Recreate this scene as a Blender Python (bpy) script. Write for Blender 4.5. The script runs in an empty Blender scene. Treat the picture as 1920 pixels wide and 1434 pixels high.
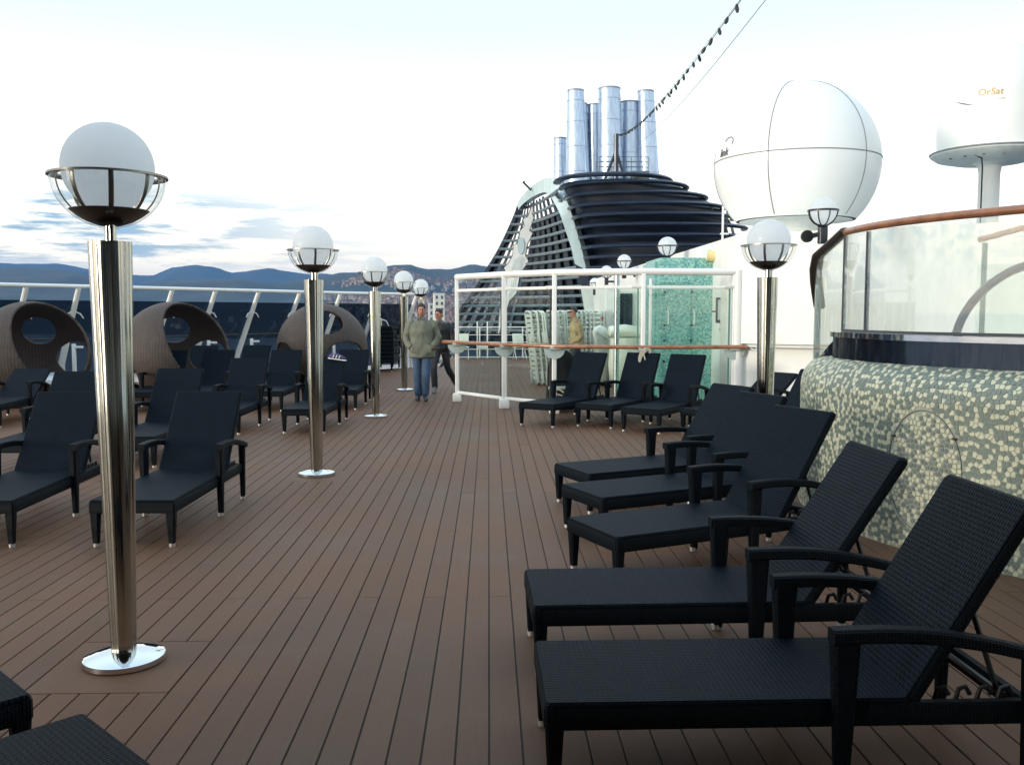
import bpy, bmesh, math, random
from mathutils import Vector, Matrix, noise, Quaternion
from math import sin, cos, pi, radians as R, sqrt, atan2

S = bpy.context.scene
C = S.collection
random.seed(7)

# ------------------------------------------------------------------ camera
cam_d = bpy.data.cameras.new('camera')
cam = bpy.data.objects.new('camera', cam_d); C.objects.link(cam)
cam_d.sensor_width = 36; cam_d.lens = 31.875
cam_d.clip_start = 0.05; cam_d.clip_end = 60000
cam.location = (0, 0, 1.65)
cam.rotation_euler = (R(90 - 4.44), 0, R(-1.48))
S.camera = cam

# ------------------------------------------------------------------ view
S.view_settings.view_transform = 'Standard'; S.view_settings.look = 'None'
S.view_settings.exposure = 0.0; S.view_settings.gamma = 1.0
S.view_settings.use_curve_mapping = False
S.cycles.max_bounces = 10; S.cycles.diffuse_bounces = 5; S.cycles.glossy_bounces = 4
S.cycles.transmission_bounces = 4; S.cycles.transparent_max_bounces = 24; S.cycles.volume_bounces = 0
S.cycles.caustics_reflective = False; S.cycles.caustics_refractive = False
S.cycles.sample_clamp_indirect = 6.0
S.cycles.use_denoising = True

# ------------------------------------------------------------------ world: late dusk, thin bright overcast
SUN_AZ, SUN_EL = R(-118), R(7)          # azimuth from +Y towards +X; behind left of the deck
SD = Vector((sin(SUN_AZ) * cos(SUN_EL), cos(SUN_AZ) * cos(SUN_EL), sin(SUN_EL)))
W = bpy.data.worlds.new('World'); S.world = W; W.use_nodes = True
nt = W.node_tree; nt.nodes.clear()
def N(t, typ, **kw):
    n = t.nodes.new(typ)
    for k, v in kw.items(): setattr(n, k, v)
    return n
def mth(t, op, a, b=None, c=None, clamp=False):
    n = t.nodes.new('ShaderNodeMath'); n.operation = op; n.use_clamp = clamp
    for i, v in enumerate((a, b, c)):
        if v is None: continue
        if isinstance(v, (int, float)): n.inputs[i].default_value = v
        else: t.links.new(v, n.inputs[i])
    return n.outputs[0]
def mixc(t, fac, a, b, mode='MIX'):
    n = t.nodes.new('ShaderNodeMix'); n.data_type = 'RGBA'; n.blend_type = mode
    for s, v in ((n.inputs[0], fac), (n.inputs[6], a), (n.inputs[7], b)):
        if isinstance(v, (int, float)): s.default_value = v
        elif isinstance(v, tuple): s.default_value = (*v, 1) if len(v) == 3 else v
        else: t.links.new(v, s)
    return n.outputs[2]
def ramp(t, fac, stops, interp='EASE'):
    n = t.nodes.new('ShaderNodeValToRGB'); cr = n.color_ramp; cr.interpolation = interp
    while len(cr.elements) < len(stops): cr.elements.new(0.5)
    for e, (p, c) in zip(cr.elements, stops):
        e.position = p; e.color = (*c, 1) if len(c) == 3 else c
    t.links.new(fac, n.inputs[0]); return n.outputs[0]

tc = N(nt, 'ShaderNodeTexCoord')
sep = N(nt, 'ShaderNodeSeparateXYZ'); nt.links.new(tc.outputs['Generated'], sep.inputs[0])
zc = mth(nt, 'MAXIMUM', sep.outputs[2], 0.0)
sky = N(nt, 'ShaderNodeTexSky', sky_type='NISHITA', sun_disc=False)
sky.sun_elevation = SUN_EL; sky.sun_rotation = SUN_AZ; sky.altitude = 50; sky.air_density = 1.3; sky.dust_density = 2.5
K = 10.0                                      # cloud-layer radiance is given x10, the Background strength is 0.1
veil = ramp(nt, zc, [(0.0, (1.25, 1.06, .74)), (0.05, (1.22, 1.10, .86)), (0.13, (1.08, 1.06, .98)), (0.31, (.62, .72, .735)), (0.6, (.72, .88, 1.02)), (1.0, (.56, .72, .92))])
vs = N(nt, 'ShaderNodeVectorMath', operation='SCALE'); nt.links.new(veil, vs.inputs[0]); vs.inputs['Scale'].default_value = 1.50 * K
# warm glow of the set sun, behind left
dt = N(nt, 'ShaderNodeVectorMath', operation='DOT_PRODUCT'); nt.links.new(tc.outputs['Generated'], dt.inputs[0]); dt.inputs[1].default_value = SD
gl = mth(nt, 'POWER', mth(nt, 'MAXIMUM', dt.outputs['Value'], 0.0), 7.0)
gs = N(nt, 'ShaderNodeVectorMath', operation='SCALE'); gs.inputs[0].default_value = (1.5, 1.25, .85)
nt.links.new(mth(nt, 'MULTIPLY', gl, 1.0 * K), gs.inputs['Scale'])
ad = N(nt, 'ShaderNodeVectorMath', operation='ADD'); nt.links.new(vs.outputs[0], ad.inputs[0]); nt.links.new(gs.outputs[0], ad.inputs[1])
# blue-grey cloud streaks low over the hills
mp = N(nt, 'ShaderNodeMapping'); nt.links.new(tc.outputs['Generated'], mp.inputs[0]); mp.inputs['Scale'].default_value = (4.0, 4.0, 34.0)
n1 = N(nt, 'ShaderNodeTexNoise'); nt.links.new(mp.outputs[0], n1.inputs['Vector']); n1.inputs['Scale'].default_value = 2.5; n1.inputs['Detail'].default_value = 9; n1.inputs['Roughness'].default_value = .62
band = ramp(nt, sep.outputs[2], [(0.0, (0, 0, 0)), (0.035, (.15,)*3), (0.065, (1,)*3), (0.105, (1,)*3), (0.135, (0, 0, 0))])
left = mth(nt, 'MULTIPLY_ADD', sep.outputs[0], -3.4, -0.25, clamp=True)
cm = mth(nt, 'MULTIPLY', band, mth(nt, 'MULTIPLY_ADD', left, 0.86, 0.05))
cf = mth(nt, 'MULTIPLY', mth(nt, 'MULTIPLY_ADD', mth(nt, 'SUBTRACT', n1.outputs[0], 0.455), 9.0, 0.0, clamp=True), cm, clamp=True)
cl = mixc(nt, cf, ad.outputs[0], (.30 * K, .56 * K, .74 * K))
fin = N(nt, 'ShaderNodeVectorMath', operation='ADD'); nt.links.new(cl, fin.inputs[0])
sk = N(nt, 'ShaderNodeVectorMath', operation='SCALE'); nt.links.new(sky.outputs[0], sk.inputs[0]); sk.inputs['Scale'].default_value = 0.35
nt.links.new(sk.outputs[0], fin.inputs[1])
bg = N(nt, 'ShaderNodeBackground'); bg.inputs[1].default_value = 0.1; nt.links.new(fin.outputs[0], bg.inputs[0])
wo = N(nt, 'ShaderNodeOutputWorld'); nt.links.new(bg.outputs[0], wo.inputs[0])

sd = bpy.data.lights.new('sun', 'SUN'); sd.energy = 2.8; sd.angle = R(12); sd.color = (1.0, .93, .82)
sun = bpy.data.objects.new('sun', sd); C.objects.link(sun)
sun.rotation_euler = SD.to_track_quat('Z', 'Y').to_euler()

# ------------------------------------------------------------------ materials
def mat(name, col, rough=.5, metal=0., var=0., vscale=6., bump=0., bscale=60., spec=.5, coat=0., coords='Object', stretch=None):
    m = bpy.data.materials.new(name); m.use_nodes = True; t = m.node_tree
    b = t.nodes['Principled BSDF']
    b.inputs['Base Color'].default_value = (*col, 1); b.inputs['Roughness'].default_value = rough
    b.inputs['Metallic'].default_value = metal; b.inputs['Specular IOR Level'].default_value = spec
    b.inputs['Coat Weight'].default_value = coat
    co = N(t, 'ShaderNodeTexCoord').outputs[coords]
    if stretch:
        mpn = N(t, 'ShaderNodeMapping'); t.links.new(co, mpn.inputs[0]); mpn.inputs['Scale'].default_value = stretch; co = mpn.outputs[0]
    if var:
        n = N(t, 'ShaderNodeTexNoise'); t.links.new(co, n.inputs['Vector']); n.inputs['Scale'].default_value = vscale; n.inputs['Detail'].default_value = 5
        f = mth(t, 'MULTIPLY_ADD', n.outputs[0], 2.4, -.7, clamp=True)
        lo = tuple(c * (1 - var) for c in col); hi = tuple(min(c * (1 + var), 1) for c in col)
        t.links.new(mixc(t, f, lo, hi), b.inputs['Base Color'])
        t.links.new(mth(t, 'MULTIPLY_ADD', f, rough * .3, rough * .85), b.inputs['Roughness'])
    if bump:
        n2 = N(t, 'ShaderNodeTexNoise'); t.links.new(co, n2.inputs['Vector']); n2.inputs['Scale'].default_value = bscale; n2.inputs['Detail'].default_value = 3
        bp = N(t, 'ShaderNodeBump'); bp.inputs['Strength'].default_value = bump; bp.inputs['Distance'].default_value = .01
        t.links.new(n2.outputs[0], bp.inputs['Height']); t.links.new(bp.outputs[0], b.inputs['Normal'])
    return m

def weave(name, col, hi, pu, pv, rough=.42, strength=.8, axes='flat', spec=.5):
    """basket weave of flat straps: strap pitch pu along x, pv across"""
    m = bpy.data.materials.new(name); m.use_nodes = True; t = m.node_tree; b = t.nodes['Principled BSDF']
    co = N(t, 'ShaderNodeTexCoord').outputs['Object' if axes != 'uv' else 'UV']
    s = N(t, 'ShaderNodeSeparateXYZ'); t.links.new(co, s.inputs[0])
    u = mth(t, 'MULTIPLY', s.outputs[0], 1 / pu)
    v = mth(t, 'MULTIPLY', mth(t, 'ADD', s.outputs[1], s.outputs[2]), 1 / pv) if axes != 'uv' else mth(t, 'MULTIPLY', s.outputs[1], 1 / pv)
    par = mth(t, 'ABSOLUTE', mth(t, 'MODULO', mth(t, 'ADD', mth(t, 'FLOOR', u), mth(t, 'FLOOR', v)), 2.0))
    su = mth(t, 'ABSOLUTE', mth(t, 'SINE', mth(t, 'MULTIPLY', u, pi))); sv = mth(t, 'ABSOLUTE', mth(t, 'SINE', mth(t, 'MULTIPLY', v, pi)))
    ha = mth(t, 'MULTIPLY', mth(t, 'POWER', su, .5), mth(t, 'MULTIPLY_ADD', sv, .45, .55))
    hb = mth(t, 'MULTIPLY', mth(t, 'POWER', sv, .5), mth(t, 'MULTIPLY_ADD', su, .45, .55))
    mx = N(t, 'ShaderNodeMix'); mx.data_type = 'FLOAT'
    t.links.new(par, mx.inputs[0]); t.links.new(ha, mx.inputs[2]); t.links.new(hb, mx.inputs[3])
    h = mx.outputs[0]
    ns = N(t, 'ShaderNodeTexNoise'); t.links.new(co, ns.inputs['Vector']); ns.inputs['Scale'].default_value = 9
    t.links.new(mixc(t, mth(t, 'MULTIPLY', h, mth(t, 'MULTIPLY_ADD', ns.outputs[0], .9, .35), clamp=True), tuple(c * .25 for c in col), hi), b.inputs['Base Color'])
    b.inputs['Roughness'].default_value = rough; b.inputs['Specular IOR Level'].default_value = spec
    bp = N(t, 'ShaderNodeBump'); bp.inputs['Strength'].default_value = strength; bp.inputs['Distance'].default_value = .004
    t.links.new(h, bp.inputs['Height']); t.links.new(bp.outputs[0], b.inputs['Normal'])
    return m

def glassy(name, tint, gloss=.12, rough=.02, haze=0., hcol=(.8, .85, .8)):
    """a pane: tinted see-through, with the mirror of the sky on it"""
    m = bpy.data.materials.new(name); m.use_nodes = True; t = m.node_tree; t.nodes.clear()
    tr = N(t, 'ShaderNodeBsdfTransparent'); tr.inputs[0].default_value = (*tint, 1)
    gb = N(t, 'ShaderNodeBsdfGlossy'); gb.inputs['Roughness'].default_value = rough
    lw = N(t, 'ShaderNodeLayerWeight'); lw.inputs[0].default_value = .5
    fr_ = mth(t, 'MULTIPLY_ADD', mth(t, 'POWER', lw.outputs['Facing'], 4.0), .75, .02)
    mx = N(t, 'ShaderNodeMixShader'); t.links.new(mth(t, 'ADD', fr_, gloss, clamp=True), mx.inputs[0])
    t.links.new(tr.outputs[0], mx.inputs[1]); t.links.new(gb.outputs[0], mx.inputs[2])
    out = mx.outputs[0]
    if haze:
        df = N(t, 'ShaderNodeBsdfDiffuse'); df.inputs[0].default_value = (*hcol, 1)
        co = N(t, 'ShaderNodeTexCoord').outputs['Object']
        mpn = N(t, 'ShaderNodeMapping'); t.links.new(co, mpn.inputs[0]); mpn.inputs['Scale'].default_value = (5, 5, .6)
        n = N(t, 'ShaderNodeTexNoise'); t.links.new(mpn.outputs[0], n.inputs['Vector']); n.inputs['Scale'].default_value = 3; n.inputs['Detail'].default_value = 5
        m2 = N(t, 'ShaderNodeMixShader'); t.links.new(mth(t, 'MULTIPLY', n.outputs[0], haze * 2, clamp=True), m2.inputs[0])
        t.links.new(out, m2.inputs[1]); t.links.new(df.outputs[0], m2.inputs[2]); out = m2.outputs[0]
    o = N(t, 'ShaderNodeOutputMaterial'); t.links.new(out, o.inputs[0]); return m

def plank_mat():
    m = bpy.data.materials.new('composite_deck_board'); m.use_nodes = True; t = m.node_tree; b = t.nodes['Principled BSDF']
    oi = N(t, 'ShaderNodeObjectInfo')
    co = N(t, 'ShaderNodeTexCoord').outputs['Object']
    geo = N(t, 'ShaderNodeNewGeometry')
    mpn = N(t, 'ShaderNodeMapping'); t.links.new(geo.outputs['Position'], mpn.inputs[0]); mpn.inputs['Scale'].default_value = (60, 1.2, 1)
    n = N(t, 'ShaderNodeTexNoise'); t.links.new(mpn.outputs[0], n.inputs['Vector']); n.inputs['Scale'].default_value = 3; n.inputs['Detail'].default_value = 6
    n2 = N(t, 'ShaderNodeTexNoise'); t.links.new(geo.outputs['Position'], n2.inputs['Vector']); n2.inputs['Scale'].default_value = .7; n2.inputs['Detail'].default_value = 4
    n3 = N(t, 'ShaderNodeTexNoise'); t.links.new(geo.outputs['Position'], n3.inputs['Vector']); n3.inputs['Scale'].default_value = 260; n3.inputs['Detail'].default_value = 2
    a = mixc(t, n.outputs[0], (.122, .066, .038), (.162, .090, .054))
    rr = mth(t, 'MULTIPLY_ADD', oi.outputs['Random'], .14, .92)
    a2 = mixc(t, 1.0, a, ramp(t, n2.outputs[0], [(.3, (.88, .92, .94)), (.7, (1.08, 1.01, .97))]), 'MULTIPLY')
    n4 = N(t, 'ShaderNodeTexNoise'); t.links.new(geo.outputs['Position'], n4.inputs['Vector']); n4.inputs['Scale'].default_value = 2.6; n4.inputs['Detail'].default_value = 8; n4.inputs['Roughness'].default_value = .7
    a2 = mixc(t, mth(t, 'MULTIPLY_ADD', n4.outputs[0], 2.2, -1.22, clamp=True), a2, (.155, .108, .080))
    a2 = mixc(t, mth(t, 'MULTIPLY_ADD', n4.outputs[0], -2.4, .92, clamp=True), a2, (.085, .052, .038))
    vm = N(t, 'ShaderNodeVectorMath', operation='SCALE'); t.links.new(a2, vm.inputs[0]); t.links.new(rr, vm.inputs['Scale'])
    t.links.new(vm.outputs[0], b.inputs['Base Color'])
    t.links.new(mth(t, 'MULTIPLY_ADD', n2.outputs[0], .25, .48), b.inputs['Roughness']); b.inputs['Specular IOR Level'].default_value = .20
    bp = N(t, 'ShaderNodeBump'); bp.inputs['Strength'].default_value = .35; bp.inputs['Distance'].default_value = .003
    t.links.new(mth(t, 'ADD', n.outputs[0], mth(t, 'MULTIPLY', n3.outputs[0], .6)), bp.inputs['Height']); t.links.new(bp.outputs[0], b.inputs['Normal'])
    return m

def teal_mosaic():
    m = bpy.data.materials.new('teal_glass_mosaic'); m.use_nodes = True; t = m.node_tree; b = t.nodes['Principled BSDF']
    co = N(t, 'ShaderNodeTexCoord').outputs['Object']
    s = N(t, 'ShaderNodeSeparateXYZ'); t.links.new(co, s.inputs[0])
    cb = N(t, 'ShaderNodeCombineXYZ'); t.links.new(mth(t, 'ADD', s.outputs[0], s.outputs[1]), cb.inputs[0]); t.links.new(s.outputs[2], cb.inputs[1])
    sc = N(t, 'ShaderNodeVectorMath', operation='SCALE'); t.links.new(cb.outputs[0], sc.inputs[0]); sc.inputs['Scale'].default_value = 1 / .028
    fl = N(t, 'ShaderNodeVectorMath', operation='FLOOR'); t.links.new(sc.outputs[0], fl.inputs[0])
    wn = N(t, 'ShaderNodeTexWhiteNoise'); wn.noise_dimensions = '2D'; t.links.new(fl.outputs[0], wn.inputs['Vector'])
    col = ramp(t, wn.outputs[0], [(0, (.06, .28, .28)), (.3, (.11, .40, .38)), (.55, (.18, .50, .46)), (.8, (.28, .58, .50)), (1, (.44, .64, .52))], 'LINEAR')
    fr = N(t, 'ShaderNodeVectorMath', operation='FRACTION'); t.links.new(sc.outputs[0], fr.inputs[0])
    s2 = N(t, 'ShaderNodeSeparateXYZ'); t.links.new(fr.outputs[0], s2.inputs[0])
    g = mth(t, 'MAXIMUM', mth(t, 'GREATER_THAN', s2.outputs[0], .88), mth(t, 'GREATER_THAN', s2.outputs[1], .88))
    t.links.new(mixc(t, g, col, (.30, .42, .38)), b.inputs['Base Color']); b.inputs['Roughness'].default_value = .25
    return m

M = dict(
    deck=plank_mat(),
    caulk=mat('black_caulking', (.012, .012, .014), .7),
    plate=mat('composite_hatch_board', (.135, .092, .074), .5, var=.12, vscale=8, bump=.2, bscale=120),
    rattan=weave('navy_black_rattan', (.0008, .0035, .0070), (.0028, .0100, .0190), .0190, .0150, .56, 1.0, spec=.09),
    rattan_d=weave('black_rattan_frame', (.0008, .003, .006), (.0024, .0075, .013), .012, .010, .54, 1.0, spec=.12),
    blackmetal=mat('black_powder_coat', (.012, .014, .017), .4, var=.1),
    cap=mat('brushed_foot_cap', (.72, .71, .68), .35, .8, var=.1),
    inox=mat('polished_stainless', (.52, .53, .48), .11, 1.0, var=.10, vscale=3, stretch=(6, 6, .3), bump=.05, bscale=4),
    inox2=mat('satin_stainless', (.62, .64, .66), .28, 1.0, var=.08),
    chrome=mat('base_plate_chrome', (.75, .77, .80), .06, 1.0, var=.05),
    saucer=mat('bronze_saucer', (.050, .038, .034), .30, .5, var=.2),
    rim=mat('lamp_ring_metal', (.26, .25, .23), .3, .9),
    opal=mat('opal_globe', (.90, .92, .92), .28, 0, var=.02, vscale=2, coat=.15),
    bowl=glassy('clear_glass_bowl', (.97, .985, .98), .03),
    white=mat('white_marine_paint', (.80, .80, .76), .38, 0, var=.05, vscale=2.5, bump=.03, bscale=12),
    white2=mat('aged_white_paint', (.66, .68, .64), .45, 0, var=.10, vscale=5),
    dome=mat('radome_gelcoat', (.82, .82, .78), .35, 0, var=.03, vscale=.8, coat=.1),
    seam=mat('grey_seam', (.22, .23, .23), .6),
    wood=mat('varnished_teak', (.30, .125, .06), .32, 0, var=.3, vscale=9, stretch=(1, 1, 1), coat=.3),
    wood_d=mat('weathered_dark_rail', (.045, .033, .028), .4, 0, var=.2),
    glass=glassy('clear_screen_glass', (.92, .96, .94), .02),
    glass_e=mat('green_glass_edge', (.10, .22, .19), .15, 0, var=.1),
    tint=glassy('dark_tinted_screen', (.26, .32, .385), .006),
    pale_pane=glassy('sky_paled_glass', (.95, .985, .965), .15, .03, .075, (.92, .97, .93)),  # pale diffuse haze in the pane colour stands in for reflected sky
    blkglass=mat('black_reflective_band', (.055, .072, .100), .09, .85, var=.3, vscale=6, stretch=(14, 14, .6), spec=.7),
    sage=mat('sage_stone_tile', (.205, .250, .210), .38, 0, var=.18, vscale=30),
    cream=mat('cream_stone_tile', (.68, .66, .48), .38, 0, var=.12, vscale=30),
    slate=mat('slate_pebble_tile', (.20, .235, .215), .38, 0, var=.2, vscale=30),
    grout=mat('pale_grout', (.40, .42, .33), .8, 0, var=.12, vscale=20),
    teal=teal_mosaic(),
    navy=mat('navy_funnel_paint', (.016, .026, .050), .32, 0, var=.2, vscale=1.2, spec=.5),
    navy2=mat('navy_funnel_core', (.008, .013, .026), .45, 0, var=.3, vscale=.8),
    bar=mat('slate_blue_louvre', (.125, .165, .185), .35, 0, var=.15, vscale=1.5),
    arch=mat('pale_blue_arch_paint', (.52, .64, .64), .4, 0, var=.10, vscale=1.0, stretch=(3, 3, .3)),
    stack=mat('zinc_exhaust_pipe', (.50, .60, .74), .34, .75, var=.22, vscale=3.0, stretch=(3, 3, .5), bump=.05, bscale=9),
    soot=mat('sooty_pipe_lip', (.30, .33, .38), .6, .3),
    pod=weave('brown_grey_wicker', (.070, .050, .040), (.150, .112, .090), .045, .022, .6, .9),
    cushion=mat('off_white_cushion', (.60, .62, .64), .8, 0, var=.05, bump=.1),
    canvas=mat('off_white_canvas', (.72, .75, .66), .75, 0, var=.10, vscale=3, bump=.4, bscale=5),
    plasticw=mat('white_resin', (.66, .70, .62), .5, 0, var=.08),
    screen=mat('pale_display', (.62, .70, .70), .2),
    yellow=mat('yellowed_lens', (.78, .66, .32), .35, 0, var=.1),
    red=mat('red_sign', (.42, .05, .04), .5),
    ink=mat('dark_print', (.06, .07, .08), .5),
    orange=mat('orange_print', (.60, .36, .10), .5),
    skin=mat('skin', (.42, .21, .15), .5, 0, var=.12, vscale=25),
    hair=mat('dark_hair', (.030, .020, .015), .6, 0, var=.3, vscale=60, bump=.5, bscale=90),
    olive=mat('olive_grey_coat', (.150, .158, .118), .75, 0, var=.25, vscale=7, bump=.9, bscale=9),
    jeans=mat('blue_denim', (.040, .080, .145), .8, 0, var=.35, vscale=6, bump=.4, bscale=14),
    khaki=mat('khaki_jacket', (.33, .255, .13), .7, 0, var=.22, vscale=7, bump=.9, bscale=9),
    blackcloth=mat('black_cloth', (.013, .015, .019), .75, 0, var=.2, bump=.4, bscale=15),
    greycloth=mat('grey_hood_cloth', (.12, .13, .13), .8, 0, var=.2),
    shoe=mat('black_shoe_leather', (.016, .016, .018), .35),
    purple=mat('purple_fabric', (.07, .04, .14), .7, 0, var=.2),
    rope=mat('natural_rope', (.42, .39, .30), .8, 0, bump=.6, bscale=80),
    bracket=mat('grey_green_bracket', (.40, .47, .45), .4, 0, var=.05),
    hull=mat('ship_steel_white', (.62, .64, .63), .5, 0, var=.08),
    backwall=mat('added_deckhouse_grey', (.34, .35, .34), .5, 0, var=.1),
    canopy=mat('added_canopy_soffit', (.16, .17, .17), .6, 0, var=.1),
)

# ------------------------------------------------------------------ mesh helpers
def new_obj(name, me, parent=None, loc=None, rot=None):
    o = bpy.data.objects.new(name, me); C.objects.link(o)
    if parent: o.parent = parent
    if loc: o.location = loc
    if rot: o.rotation_euler = rot
    return o
class MB:
    def __init__(s): s.v = []; s.f = []; s.m = []; s.uv = None
    def add(s, vs, fs, mi=0):
        k = len(s.v); s.v += [tuple(v) for v in vs]; s.f += [tuple(i + k for i in f) for f in fs]; s.m += [mi] * len(fs); return s
    def box(s, c, d, rot=None, mi=0, bev=0., taper=None):
        """box centred c, size d, chamfered by bev; taper = (sx, sy) of its bottom face"""
        hx, hy, hz = d[0] / 2, d[1] / 2, d[2] / 2
        if bev <= 0:
            vs = [Vector((x * hx, y * hy, z * hz)) for z in (-1, 1) for y in (-1, 1) for x in (-1, 1)]
            fs = [(0, 2, 3, 1), (4, 5, 7, 6), (0, 1, 5, 4), (2, 6, 7, 3), (0, 4, 6, 2), (1, 3, 7, 5)]
        else:
            b = min(bev, hx * .9, hy * .9, hz * .9)
            def ring(x, y): return [(x - b, -y, 0), (x, -y + b, 0), (x, y - b, 0), (x - b, y, 0), (-x + b, y, 0), (-x, y - b, 0), (-x, -y + b, 0), (-x + b, -y, 0)]
            vs = []
            for (sc, z) in ((1, -hz), (0, -hz + b), (0, hz - b), (1, hz)):
                rr = ring(hx - b * sc * .7, hy - b * sc * .7)
                vs += [Vector((p[0], p[1], z)) for p in rr]
            fs = [tuple(range(7, -1, -1)), tuple(range(24, 32))]
            for r_ in range(3):
                for i in range(8):
                    j = (i + 1) % 8; fs.append((r_ * 8 + i, r_ * 8 + j, (r_ + 1) * 8 + j, (r_ + 1) * 8 + i))
        if taper:
            for v in vs:
                if v.z < 0: v.x *= taper[0]; v.y *= taper[1]
        if rot is not None: vs = [rot @ v for v in vs]
        return s.add([v + Vector(c) for v in vs], fs, mi)
    def hexa(s, p, mi=0):
        """8 points: bottom 4 ccw, top 4 ccw"""
        return s.add(p, [(3, 2, 1, 0), (4, 5, 6, 7), (0, 1, 5, 4), (1, 2, 6, 5), (2, 3, 7, 6), (3, 0, 4, 7)], mi)
    def tube(s, pts, r, n=10, mi=0, cap=True, closed=False, ry=None, up=None):
        pts = [Vector(p) for p in pts]; L = len(pts)
        rs = r if isinstance(r, (list, tuple)) else [r] * L
        rys = ry if isinstance(ry, (list, tuple)) else [ry] * L if ry else rs
        vs = []; prev = None
        for i, p in enumerate(pts):
            if closed: tg = pts[(i + 1) % L] - pts[i - 1]
            else: tg = pts[min(i + 1, L - 1)] - pts[max(i - 1, 0)]
            tg.normalize()
            if up is not None: a = tg.cross(Vector(up))
            elif prev is None: a = tg.cross(Vector((0, 0, 1)) if abs(tg.z) < .95 else Vector((0, 1, 0)))
            else: a = prev - tg * prev.dot(tg)
            if a.length < 1e-6: a = Vector((1, 0, 0))
            a.normalize(); prev = a; b = tg.cross(a)
            for k in range(n):
                th = 2 * pi * k / n; vs.append(p + a * cos(th) * rs[i] + b * sin(th) * rys[i])
        fs = []
        for i in range(L if closed else L - 1):
            j = (i + 1) % L
            for k in range(n): fs.append((i * n + k, i * n + (k + 1) % n, j * n + (k + 1) % n, j * n + k))
        if cap and not closed: fs += [tuple(range(n - 1, -1, -1)), tuple(range((L - 1) * n, L * n))]
        return s.add(vs, fs, mi)
    def lathe(s, prof, n=32, c=(0, 0, 0), mi=0, a0=0., a1=2 * pi, shape=None):
        full = abs(a1 - a0 - 2 * pi) < 1e-6; m = n if full else n + 1
        vs = []
        for (r, z) in prof:
            for k in range(m):
                th = a0 + (a1 - a0) * k / n; q = r * (shape(th, z) if shape else 1)
                vs.append((c[0] + q * cos(th), c[1] + q * sin(th), c[2] + z))
        fs = []
        for i in range(len(prof) - 1):
            for k in range(n):
                k2 = (k + 1) % m; fs.append((i * m + k, i * m + k2, (i + 1) * m + k2, (i + 1) * m + k))
        return s.add(vs, fs, mi)
    def prism(s, poly, z0, z1, mi=0, f=lambda x, y, z: (x, y, z)):
        n = len(poly); vs = [f(x, y, z0) for x, y in poly] + [f(x, y, z1) for x, y in poly]
        fs = [tuple(range(n - 1, -1, -1)), tuple(range(n, 2 * n))] + [(i, (i + 1) % n, (i + 1) % n + n, i + n) for i in range(n)]
        return s.add(vs, fs, mi)
    def loft(s, rings, n=16, mi=0, cap=True):
        """rings: (centre, rx, ry[, axis_x, axis_y])"""
        vs = []
        for r_ in rings:
            c, rx, ry = Vector(r_[0]), r_[1], r_[2]
            ax = Vector(r_[3]) if len(r_) > 3 else Vector((1, 0, 0)); ay = Vector(r_[4]) if len(r_) > 4 else Vector((0, 1, 0))
            for k in range(n): th = 2 * pi * k / n; vs.append(c + ax * rx * cos(th) + ay * ry * sin(th))
        fs = [(i * n + k, i * n + (k + 1) % n, (i + 1) * n + (k + 1) % n, (i + 1) * n + k) for i in range(len(rings) - 1) for k in range(n)]
        if cap: fs += [tuple(range(n - 1, -1, -1)), tuple(range((len(rings) - 1) * n, len(rings) * n))]
        return s.add(vs, fs, mi)
    def mesh(s, name, mats, smooth=False, angle=35):
        me = bpy.data.meshes.new(name); me.from_pydata(s.v, [], s.f)
        for m in (mats if isinstance(mats, (list, tuple)) else [mats]): me.materials.append(m)
        me.polygons.foreach_set('material_index', s.m)
        if smooth:
            bm = bmesh.new(); bm.from_mesh(me); bmesh.ops.recalc_face_normals(bm, faces=bm.faces)
            for e in bm.edges: e.smooth = not (len(e.link_faces) == 2 and e.calc_face_angle(0) > R(angle))
            for f in bm.faces: f.smooth = True
            bm.to_mesh(me); bm.free()
        else:
            bm = bmesh.new(); bm.from_mesh(me); bmesh.ops.recalc_face_normals(bm, faces=bm.faces); bm.to_mesh(me); bm.free()
        me.update(); return me
    def build(s, name, mats, parent=None, smooth=False, loc=None, rot=None, angle=35):
        return new_obj(name, s.mesh(name, mats, smooth, angle), parent, loc, rot)
def tag(o, label, cat, group=None, kind=None):
    if label: o['label'] = label
    if cat: o['category'] = cat
    if group: o['group'] = group
    if kind: o['kind'] = kind
    return o
def thing(name, label, cat, loc=(0, 0, 0), rz=0., group=None):
    o = bpy.data.objects.new(name, None); C.objects.link(o); o.location = loc; o.rotation_euler = (0, 0, rz); o.empty_display_size = .2
    return tag(o, label, cat, group)
def struct(name, mb, mats, smooth=False):
    o = mb.build(name, mats, None, smooth); o['kind'] = 'structure'; return o
def kids(o): return [c for c in ALLC if c.parent == o]
def copy_tree(o, parent=None, depth=0):
    c = o.copy(); C.objects.link(c)
    if parent: c.parent = parent
    for ch in list(o.children): copy_tree(ch, c, depth + 1)
    return c
def dup(root, label, loc, rz, group=None):
    c = copy_tree(root); c.location = loc; c.rotation_euler = (0, 0, rz); c['label'] = label
    if group: c['group'] = group
    return c
def sm(a, b, x):
    t = max(0, min(1, (x - a) / (b - a))); return t * t * (3 - 2 * t)
def interp(tab, x):
    if x <= tab[0][0]: return tab[0][1]
    for (a, va), (b, vb) in zip(tab, tab[1:]):
        if x <= b: return va + (vb - va) * (x - a) / (b - a)
    return tab[-1][1]

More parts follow.
